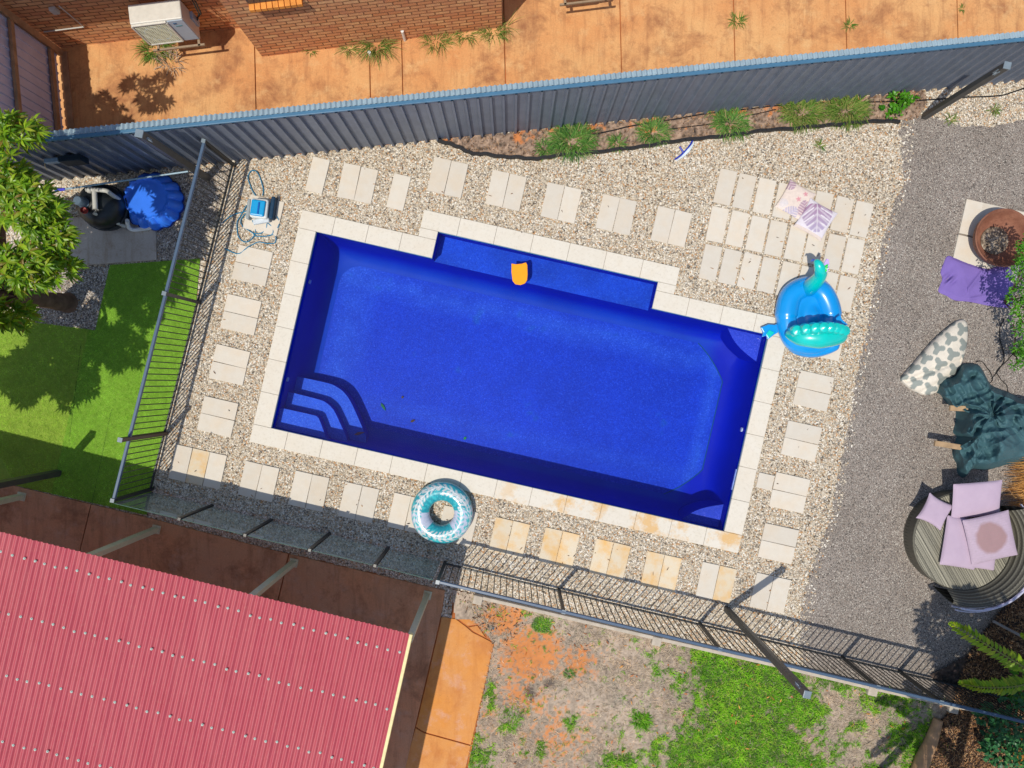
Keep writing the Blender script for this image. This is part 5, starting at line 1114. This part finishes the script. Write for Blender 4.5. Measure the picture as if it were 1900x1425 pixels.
def blade_mesh(name, B, az, lean, L, Wd, mat, parent=None, loc=None, label=None, cat=None, kind=None, curl=.5, grp=None):
    n = len(B); B = np.asarray(B); dx, dy = np.cos(az), np.sin(az); h = np.stack([dx, dy, 0*dx], 1); s = np.stack([-dy, dx, 0*dx], 1)
    L = np.asarray(L)[:, None]; Wd = np.asarray(Wd)[:, None]; ln_ = np.asarray(lean)[:, None]; up_ = np.array([[0, 0, 1.]])
    def at(t): 
        a = ln_+curl*t; return B+h*(np.sin(a)*L*t)+up_*(np.cos(np.minimum(a, 1.9))*L*t)
    a, b, c = at(0.02), at(.55), at(1.0)
    v = np.stack([a+s*Wd*.5, a-s*Wd*.5, b+s*Wd*.42, b-s*Wd*.42, c], 1)
    tri = np.array([(0, 1, 3), (0, 3, 2), (2, 3, 4)]); f = (tri[None]+(np.arange(n)*5)[:, None, None]).reshape(-1, 3)
    o = np_mesh(name, v.reshape(-1, 3), f, mat, parent, loc=loc); return tag(o, label, cat, grp, kind)
M_leaf = foliage('mango_leaf', [cc(76, 120, 14), cc(140, 180, 26), cc(108, 152, 18), cc(174, 204, 46), cc(92, 134, 22), cc(170, 182, 50), cc(84, 130, 20), cc(96, 140, 22), cc(150, 120, 52)], .38, .4, .42)
M_shrub = foliage('shrub_leaf', [cc(50, 110, 14), cc(84, 150, 20), cc(60, 122, 18), cc(104, 164, 34)], .4, .4, .28)
M_gblade = foliage('green_blade', [cc(60, 116, 14), cc(112, 176, 30), cc(80, 140, 18), cc(146, 190, 60), cc(96, 160, 20), cc(40, 90, 10)], .6, .2, .25)
M_straw = foliage('straw_blade', [cc(166, 146, 128), cc(196, 178, 156), cc(140, 120, 104), cc(184, 160, 132), cc(150, 138, 130)], .8, .1, .1)
M_clump = foliage('clump_blade', [cc(60, 108, 40), cc(96, 146, 54), cc(76, 124, 48), cc(132, 166, 82), cc(50, 90, 42), cc(84, 130, 50), cc(176, 160, 110)], .5, .3, .2)
M_weed = foliage('weed_blade', [cc(70, 112, 36), cc(104, 140, 52), cc(150, 148, 84), cc(84, 120, 40)], .6, .2, .2)
M_bark = simple('tree_bark', (112, 88, 72), .9, .1, .3, 9, bump=.7)
# lawn grass and thatch
def field(n, poly, wfn, seed=0):
    r = np.random.default_rng(seed); P = pts(poly); xs = [p.x for p in P]; ys = [p.y for p in P]
    x = r.uniform(min(xs), max(xs), n); y = r.uniform(min(ys), max(ys), n); ok = in_poly(x, y, P); x, y = x[ok], y[ok]
    px, py = W2P(x, y); ok = r.uniform(0, 1, len(x)) < wfn(px, py); return x[ok], y[ok], r
VIEW = [(838, 1093), (886, 1103), (1215, 1179), (1453, 1233), (1612, 1271), (1761, 1303), (1800, 1312), (1730, 1450), (850, 1450), (868, 1425), (917, 1193), (880, 1150)]
def tinted(name, stops):
    m = Mat(name, .6, .2); m.col(m.mix(1, m.ramp(m.island(), [(i/(len(stops)-1), c) for i, c in enumerate(stops)]), m.attr(), 'MULTIPLY'))
    tr = m.n('ShaderNodeBsdfTranslucent'); m.ln(m.b.inputs['Base Color'].links[0].from_socket, tr.inputs[0]); mx = m.n('ShaderNodeMixShader'); mx.inputs[0].default_value = .25
    m.ln(m.b.outputs[0], mx.inputs[1]); m.ln(tr.outputs[0], mx.inputs[2]); m.ln(mx.outputs[0], m.t.nodes['Material Output'].inputs[0]); return m.m
def tuft_field(name, n, wfn, seed, stops, lean, Lr, wd, label, cat, curl):
    x, y, r = field(n, VIEW, wfn, seed); px, py = W2P(x, y); t = fbm(px/7, py/7, 3, seed+50); t2 = fbm(px/26, py/26, 3, seed+60)
    keep = r.uniform(0, 1, len(x)) < .45+.9*(t-.3); x, y, t, t2 = x[keep], y[keep], t[keep], t2[keep]; n = len(x)
    L = r.uniform(Lr[0], Lr[1], n)*(.5+1.1*t); k = (.35+1.25*t)*(.7+.6*t2); c = np.stack([k*(.85+.4*t2), k, k*(1.05-.3*t2)], 1)
    o = blade_mesh(name, np.stack([x, y, np.full(n, .026)], 1), r.uniform(0, 6.28, n), r.uniform(*lean, n), L, r.uniform(*wd, n), tinted(name, stops), loc=(0, 0, 0), label=label, cat=cat, kind='stuff', curl=curl)
    at = o.data.color_attributes.new('pattern', 'FLOAT_COLOR', 'POINT'); c4 = np.ones((n*5, 4)); c4[:, :3] = np.repeat(c, 5, 0); at.data.foreach_set('color', c4.ravel())
tuft_field('lawn_grass', 230000, lambda a, b: yard_weights(a, b)[0]*.95, 3, [cc(76, 140, 16), cc(140, 210, 40), cc(100, 170, 24), cc(176, 222, 76), cc(122, 194, 28), cc(206, 196, 116)], (.1, .9), (.035, .085), (.005, .009), 'short green lawn grass growing in patches', 'grass', .5)
tuft_field('dry_thatch', 90000, lambda a, b: (1-yard_weights(a, b)[0]*.85)*(1-.85*yard_weights(a, b)[1])*.9, 4, [cc(190, 174, 156), cc(224, 208, 188), cc(164, 146, 130), cc(206, 184, 156), cc(178, 166, 158)], (.8, 1.5), (.04, .1), (.004, .008), 'dry grey brown thatch of dead grass', 'dry grass', .3)
x, y, r = field(150000, [(max(p[0], -20), p[1]) for p in TURF], lambda a, b: np.ones_like(a), 12); n = len(x); px, py = W2P(x, y)
ro = (x*UX.x+y*UX.y < W(139, 730).dot(UX)); t = fbm(px/5, py/5, 3, 81); t2 = fbm(px/40, py/40, 3, 83); k = (.5+t)*(.75+.5*t2)
o = blade_mesh('turf_pile', np.stack([x, y, np.full(n, .016)], 1), np.where(ro, 1.2, -1.9)+r.normal(0, .7, n), r.uniform(.3, .9, n), r.uniform(.012, .026, n), r.uniform(.004, .007, n), tinted('turf_pile', [cc(130, 186, 44), cc(172, 218, 74), cc(150, 204, 58), cc(196, 226, 110)]), loc=(0, 0, 0), label='short pile blades of the artificial turf', cat='grass', kind='stuff', curl=.4)
at = o.data.color_attributes.new('pattern', 'FLOAT_COLOR', 'POINT'); c4 = np.ones((n*5, 4)); c4[:, :3] = np.repeat(np.stack([k*np.where(ro, 1.12, .95), k, k], 1), 5, 0); at.data.foreach_set('color', c4.ravel())
# litter on strip and bed
M_litter = island_mat('leaf_litter', [(0, cc(120, 84, 56)), (.3, cc(86, 62, 46)), (.5, cc(160, 116, 74)), (.7, cc(70, 56, 48)), (.85, cc(188, 150, 110))], .8)
def litter(name, n, poly, label, z, l0, l1, wfn=lambda a, b: np.ones_like(a), seed=1, mat=None):
    x, y, r = field(n, poly, wfn, seed); n = len(x); a = r.uniform(0, 6.28, n)
    D = np.stack([np.cos(a), np.sin(a), r.normal(0, .25, n)], 1); N = np.stack([r.normal(0, .3, n), r.normal(0, .3, n), np.ones(n)], 1)
    return leaf_mesh(name, np.stack([x, y, z+r.uniform(0, .03, n)], 1), D, N, r.uniform(l0, l1, n), r.uniform(l0*.3, l0*.6, n), mat or M_litter, loc=(0, 0, 0), label=label, cat='leaf litter', kind='stuff', droop=.05)
litter('leaf_litter', 5200, STRIP, 'bark and dead leaf litter in the planting strip', .035, .02, .06)
litter('bed_litter', 22000, [(1792, 1212), (1838, 1150), (1868, 1112), (1920, 1092), (1920, 1440), (1706, 1440), (1738, 1340), (1762, 1306)], 'dead leaf and bark litter on the dark garden bed', .07, .025, .08, seed=2)
litter('path_litter', 900, [(440, 300), (1000, 292), (1660, 235), (1600, 640), (1490, 1230), (830, 1090), (280, 950)], 'stray dead leaves on the beige gravel', .02, .03, .08, lambda a, b: ~in_poly((a-950)*H/F, (712.5-b)*H/F, [L2W(*q) for q in pool_outline(.3)])*1., 5)
litter('lawn_litter', 260, VIEW, 'fallen orange leaves on the back lawn', .03, .04, .10, seed=6, mat=island_mat('orange_leaf', [(0, cc(190, 110, 50)), (.4, cc(150, 90, 50)), (.7, cc(210, 150, 80))]))
litter('yard_litter', 500, [(836, 1095), (886, 1104), (1000, 1132), (940, 1200), (917, 1193), (880, 1150)], 'twigs and dead leaves around the broken path corner', .02, .03, .09, seed=8)
# grass clumps
def clump(px, py, rad, n, L, label, mat=M_clump, wd=(.008, .014), name='grass_clump', cat='plant', grp=None, z=.02, spread=1.15, seed=None):
    r = np.random.default_rng(int(px*7+py)); k = 1/(1+0); c = W(px, py, 0)
    a = r.uniform(0, 6.28, n); q = rad*np.sqrt(r.uniform(0, 1, n)); B = np.stack([c.x+q*np.cos(a)*.9, c.y+q*np.sin(a)*.65, np.full(n, z)], 1)
    az = a+r.normal(0, .8, n)
    o = blade_mesh(name, B, az, r.uniform(.1, spread, n)*(.4+.6*q/rad), r.uniform(L*.55, L, n), r.uniform(wd[0], wd[1], n), mat, curl=.9, loc=(c.x, c.y, 0) if False else None)
    return tag(o, label, cat, grp)
G1 = 'strappy grass clumps in the planting strip'
clump(1062, 262, .33, 560, .32, 'largest green grass clump at the left end of the planting strip', grp=G1)
clump(1011, 277, .13, 110, .20, 'tiny green tuft left of the largest grass clump', grp=G1)
clump(1144, 267, .12, 90, .18, 'low green tuft between the first two grass clumps', grp=G1)
clump(1212, 247, .24, 300, .25, 'loose green grass clump near the pool brush head', grp=G1)
clump(1355, 231, .26, 380, .28, 'round green grass clump in the middle of the planting strip', grp=G1)
clump(1325, 210, .10, 60, .2, 'small tuft against the metal fence above the round clump', grp=G1)
clump(1488, 210, .34, 520, .27, 'grey green grass clump, left half of the wide right hand pair', M_weed, grp=G1)
clump(1570, 207, .33, 520, .27, 'yellowish grass clump, right half of the wide right hand pair', M_weed, grp=G1)
for px, py, rr_, lb in ((1520, 272, .06, 'lone weed tuft in the beige gravel right of the pool brush'), (1762, 222, .07, 'weed tuft in the pebbles below the right sail post'), (1843, 205, .05, 'weed tuft in the pebbles at the far right')):
    clump(px, py, rr_, 26, .16, lb, M_weed, name='weed')
G2 = 'grass weeds along the brick wall'
clump(700, 86, .22, 150, .42, 'large spiky grass weed at the brick wall foot by a pipe stub', M_weed, name='weed', grp=G2, wd=(.006, .010), z=.03)
clump(648, 92, .10, 50, .26, 'small grass weed left of the pipe stub by the brick wall', M_weed, name='weed', grp=G2, wd=(.006, .010), z=.03)
clump(810, 76, .22, 110, .30, 'trailing grass weed right of the white vent pipe', M_weed, name='weed', grp=G2, wd=(.006, .010), z=.03)
clump(865, 66, .16, 70, .26, 'low grass weed in the middle of the lit brick wall foot', M_weed, name='weed', grp=G2, wd=(.006, .010), z=.03)
clump(915, 60, .20, 110, .30, 'grass weed near the right end of the brick wall', M_weed, name='weed', grp=G2, wd=(.006, .010), z=.03)
clump(940, 50, .06, 14, .55, 'tall thin grass stalks at the brick wall corner', M_weed, name='weed', grp=G2, wd=(.004, .007), z=.03)
clump(578, 96, .07, 24, .16, 'sparse weed near the left corner of the lit wall', M_weed, name='weed', grp=G2, z=.03)
clump(1366, 42, .10, 44, .2, 'grass weed growing from the third joint of the orange path', M_weed, name='weed', z=.03)
clump(1574, 50, .07, 26, .16, 'small weed growing from the fourth joint of the orange path', M_weed, name='weed', z=.03)
clump(1782, 18, .04, 16, .1, 'tiny weed in the last joint of the orange path', M_weed, name='weed', z=.03)
clump(292, 92, .24, 130, .34, 'leafy weed below the left air conditioner', M_weed, name='weed', wd=(.008, .02), z=.03)
clump(320, 118, .22, 70, .26, 'dry weed on the orange path below the air conditioner', M_straw, name='weed', z=.03)
clump(1003, 1158, .16, 420, .08, 'round green tussock on the red soil by the pool fence', M_clump, name='weed', wd=(.005, .008), z=.03)
clump(1055, 1248, .07, 60, .12, 'small dark green tuft on the bare red soil', M_clump, name='weed', z=.03)
clump(1190, 1335, .16, 160, .14, 'bright green tuft in the dry thatch', M_gblade, name='weed', z=.03)
# leafy weed by the planting strip end
def bush(name, blobs, n, L, ratio, mat, label, cat, stem=None, seed=0, droop=.3, up=.25, grp=None, root=None, part=None, rosette=1, base=None):
    r = np.random.default_rng(seed); B = []; D = []; N = []
    tot = sum(b[3]*b[4]*b[5] for b in blobs)
    for bx, by, bz, sx, sy, sz in blobs:
        k = max(3, int(n*sx*sy*sz/tot)); u = r.normal(0, 1, (k, 3)); u /= np.linalg.norm(u, axis=1, keepdims=True); q = r.uniform(.25, 1, (k, 1))**.5
        q *= 1+.22*(fbm(u[:, 0]*2.3+seed, u[:, 1]*2.3+u[:, 2], 2, seed)[:, None]-.5)*2
        c = np.array([bx, by, bz])+u*q*np.array([sx, sy, sz])
        for j in range(rosette):
            a = r.uniform(0, 6.28, k) if rosette == 1 else r.uniform(0, .6, k)+6.283*j/rosette
            d = np.stack([np.cos(a), np.sin(a), r.normal(up, .3, k)], 1)+(u*.9 if rosette == 1 else u*.5); B.append(c); D.append(d); N.append(np.stack([r.normal(0, .35, k), r.normal(0, .35, k), np.ones(k)], 1))
    B, D, N = map(np.vstack, (B, D, N)); LL = r.uniform(L*.65, L*1.2, len(B)); 
    if root is None: return leaf_mesh(name, B, D, N, LL, LL*ratio, mat, None, droop=droop, label=label, cat=cat, grp=grp)
    return leaf_mesh(part or 'crown', B, D, N, LL, LL*ratio, mat, root, droop=droop)
def gb(px, py, z, sx, sy, sz): p = W(px, py, z); return (p.x, p.y, z, sx, sy, sz)
bush('leafy_weed', [gb(1670, 186, .15, .18, .13, .12), gb(1648, 205, .1, .12, .08, .08), gb(1662, 212, .1, .12, .07, .08), gb(1690, 182, .1, .08, .07, .08)], 150, .09, .6, M_shrub, 'bright leafy weed at the right end of the planting strip', 'plant', seed=4)
# ------------------------------------------------------------------ the big tree at the left
tr_ = thing('tree', 'large leafy tree with long glossy green leaves shading the pump and turf', 'tree', tuple(W(127, 562)))
tb = W(127, 562); t1 = W(88, 557, .5); t2 = W(30, 549, 1.25)
mb = MB(); P = smooth_path([tb-Vector((0, 0, .05)), tb.lerp(t1, .6), t1, t2], 6); mb.tube(P, list(np.interp(np.linspace(0, 1, len(P)), [0, .15, 1], [.20, .155, .12])), 16)
lim = [(W(60, 430, 2.3), .05), (W(110, 470, 2.5), .04), (W(20, 300, 2.7), .045), (W(-120, 540, 2.5), .05), (W(-200, 700, 2.6), .05), (W(-60, 660, 2.3), .045), (W(-160, 380, 2.9), .04)]
for e, r_ in lim:
    Q = smooth_path([t2-Vector((0, 0, .1)), t2.lerp(e, .4)+Vector((0, 0, .25)), e], 6); mb.tube(Q, list(np.linspace(.085, r_*.5, len(Q))), 8)
mb.build('trunk', M_bark, tr_, smooth=True)
blobs = [gb(30, 245, 2.9, .36, .22, .28), gb(10, 330, 2.9, .3, .34, .3), gb(55, 385, 2.95, .42, .36, .32), gb(98, 436, 2.75, .30, .26, .26), gb(112, 498, 2.5, .27, .20, .24), gb(50, 500, 2.8, .4, .36, .3), gb(20, 590, 2.3, .34, .22, .24), gb(-85, 480, 2.9, .55, .5, .35), gb(-100, 545, 2.8, .6, .55, .35), gb(-134, 646, 3.3, .5, .5, .3), gb(-215, 600, 3.5, .5, .5, .3), gb(-150, 760, 3.1, .5, .4, .3), gb(-190, 700, 2.6, .7, .55, .35), gb(-220, 480, 3.0, .7, .7, .4), gb(-88, 142, 3.2, .24, .17, .2), gb(-46, 152, 3.1, .17, .15, .15), gb(-128, 105, 3.25, .26, .17, .2), gb(-70, 92, 3.3, .2, .16, .15), gb(-190, 250, 3.2, .6, .6, .35), gb(-150, 800, 2.4, .45, .4, .3), gb(-290, 800, 2.5, .5, .4, .3), gb(-172, 862, 2.5, .15, .13, .14), gb(-205, 838, 2.6, .2, .14, .15), gb(-300, 848, 2.6, .3, .18, .2), gb(-250, 820, 2.6, .2, .2, .2), gb(-178, 165, 3.0, .32, .26, .2), gb(-84, 602, 3.4, .42, .4, .3), gb(-290, 780, 2.9, .6, .5, .3), gb(-115, 300, 3.05, .55, .42, .3)]
bush('crown', blobs, 2900, .145, .25, M_leaf, None, None, seed=9, root=tr_, rosette=9, droop=.45, up=.1)
# ------------------------------------------------------------------ right hand shrubs and palms
def shrub(label, blobs, n, L, ratio, mat, seed, stem_at):
    t = thing('shrub', label, 'shrub', tuple(W(*stem_at))); bush('', blobs, n, L, ratio, mat, None, None, seed=seed, root=t, part='foliage')
    mb = MB(); b = W(*stem_at)
    for bl in blobs: mb.tube(smooth_path([b, Vector((b.x, b.y, 0)).lerp(Vector(bl[:3]), .6)+Vector((0, 0, .05)), Vector(bl[:3])], 4), .012, 6)
    mb.build('stem', M_bark, t, smooth=True); return t
shrub('bright green shrub at the right edge beside the purple blanket', [gb(1893, 505, 1.3, .16, .20, .2), gb(1888, 548, 1.2, .12, .2, .2), gb(1908, 575, 1.1, .24, .24, .22), gb(1925, 470, 1.4, .3, .34, .25), gb(1905, 610, .9, .16, .16, .2), gb(1945, 540, 1.4, .35, .4, .25)], 2600, .055, .45, M_shrub, 14, (1862, 560))
shrub('sparse green shrub overhanging the cables at the right edge', [gb(1892, 648, .7, .10, .13, .14), gb(1886, 676, .6, .08, .10, .12), gb(1915, 655, .8, .25, .25, .2), gb(1880, 602, .7, .07, .06, .08)], 700, .055, .42, M_shrub, 15, (1880, 655))
M_frond = foliage('palm_frond', [cc(110, 150, 22), cc(150, 180, 34), cc(124, 164, 28), cc(172, 184, 48), cc(90, 130, 22)], .45, .35, .3)
def frond(mbl, P, w, n):
    P = smooth_path(P, 8); out = []
    for i in range(n):
        t = (i+.5)/n; q = t*(len(P)-1); k = int(q); p = P[k].lerp(P[min(k+1, len(P)-1)], q-k); d = (P[min(k+1, len(P)-1)]-P[max(k-1, 0)]).normalized()
        s = d.cross(Vector((0, 0, 1))).normalized(); wl = w*(math.sin(math.pi*min(1, t*.9+.12))**.6)
        for sg in (-1, 1): out.append((p, (s*sg+d*.35-Vector((0, 0, .2))).normalized(), wl))
    return P, out
def palm(name, base, top, fronds, label, mat=M_frond, w=.17, n=34):
    t = thing(name, label, 'palm', tuple(base)); mb = MB(); mb.tube(smooth_path([base-Vector((0, 0, .05)), base.lerp(top, .5)+Vector((.03, 0, 0)), top], 5), .07, 10); mb.build('trunk', M_bark, t, smooth=True)
    for ang, ln_, rise, fall in fronds:
        d = Vector((math.cos(R(ang)), math.sin(R(ang)), 0)); Pm_ = [top, top+d*ln_*.4+Vector((0, 0, rise)), top+d*ln_*.8+Vector((0, 0, rise*.6-fall*.3)), top+d*ln_+Vector((0, 0, -fall))]
        P, lf = frond(None, Pm_, w, n); B = np.array([q[0] for q in lf]); D = np.array([q[1] for q in lf]); Lf = np.array([q[2] for q in lf])*rng.uniform(.7, 1.15, len(lf))
        o = leaf_mesh('frond', B, D, np.tile([[0, 0, 1.]], (len(B), 1)), Lf, np.full(len(B), .07)*rng.uniform(.7, 1.2, len(B)), mat, t, droop=.25)
        mb = MB(); mb.tube(P, list(np.linspace(.014, .004, len(P))), 6); s_ = mb.build('midrib', M_weed, None); s_.parent = o; s_.location = Vector(s_.location)-Vector(t.location)-Vector(o.location)
    return t
b = W(1830, 1202); tp_ = Vector((b.x+.02, b.y, 1.25))
palm('fern_palm', b, tp_, [(149, 1.5, .12, .25), (190, 1.12, .10, .3), (60, 1.0, .2, .4), (20, 1.1, .2, .4), (-15, 1.0, .2, .4), (-55, .7, .2, .4), (100, .6, .25, .3)], 'fern palm whose yellow green fronds reach in over the fence end', w=.16, n=30)
b = W(1630, 1428); tp_ = Vector((b.x, b.y, 2.6))
palm('fern_palm', b, tp_, [(a, .85, .15, .45) for a in (100, 62, 20, 140, 10, -40, -90, 210)], 'fern palm just below the picture throwing frond shadows on the lawn')
M_round = foliage('round_leaf', [cc(30, 84, 50), cc(56, 112, 66), cc(40, 96, 54), cc(80, 136, 70)], .4, .35, .2)
shrub('dark blue green shrub with round leaves in the lower right bed', [gb(1838, 1330, .5, .2, .2, .2), gb(1868, 1350, .6, .28, .24, .2), gb(1880, 1300, .6, .2, .2, .2), gb(1855, 1395, .5, .25, .25, .2), gb(1900, 1400, .6, .3, .3, .2), gb(1835, 1380, .3, .14, .2, .12)], 620, .085, .85, M_round, 21, (1850, 1345))
shrub('small green leafy plant right of the fence end', [gb(1890, 1285, .5, .14, .16, .14), gb(1862, 1272, .35, .10, .08, .1), gb(1897, 1255, .5, .12, .1, .12)], 150, .09, .5, M_shrub, 22, (1880, 1280))
M_or = foliage('orange_blade', [cc(206, 130, 40), cc(230, 160, 60), cc(180, 104, 30), cc(214, 170, 90)], .6, .2, .2)
M_dry = foliage('dry_reed', [cc(198, 140, 72), cc(222, 172, 104), cc(160, 104, 50), cc(206, 150, 84)], .7, .15, .1)
clump(1905, 1395, .25, 260, .42, 'spiky orange plant at the lower right corner', M_or, name='spiky_plant', wd=(.010, .018))
r = np.random.default_rng(5); n = 520; c = W(1915, 905); B = np.stack([c.x+r.uniform(-.06, .22, n), c.y+r.uniform(-.42, .48, n), r.uniform(.02, .45, n)], 1)
o = blade_mesh('dry_reeds', B, math.pi+r.normal(.12, .22, n), r.uniform(1.0, 1.5, n), r.uniform(.35, .72, n), r.uniform(.006, .012, n), M_dry, curl=.35)
tag(o, 'golden dry reed thatch hanging in from the right edge behind the daybed', 'dry reeds')

st = thing('tree', 'tree just below the picture that shades the grey gravel by the fence end', 'tree', tuple(W(1730, 1520)))
b = W(1730, 1520); tp_ = W(1700, 1320); tp_ = Vector((tp_.x*.0+(1690-950)*H/F, (712.5-1310)*H/F, 4.0))
mb = MB(); mb.tube(smooth_path([b, b.lerp(tp_, .5)+Vector((.1, -.1, .2)), tp_], 6), list(np.linspace(.11, .04, 13)), 10); mb.build('trunk', M_bark, st, smooth=True)
bush('', [(tp_.x+dx, tp_.y+dy, 4.1+dz, r_, r_, .35) for dx, dy, dz, r_ in ((-.55, .1, 0, .5), (.1, .3, .1, .65), (.5, -.1, 0, .6), (-.2, -.45, 0, .55), (.75, .45, 0, .5), (-.35, .62, 0, .36), (1.2, .1, 0, .6), (1.1, -.5, 0, .6), (1.7, .3, 0, .6), (1.6, -.9, .1, .6), (.6, -.8, 0, .5), (.1, -1.0, .1, .4))], 11000, .13, .4, M_leaf, None, None, seed=31, root=st, part='crown')
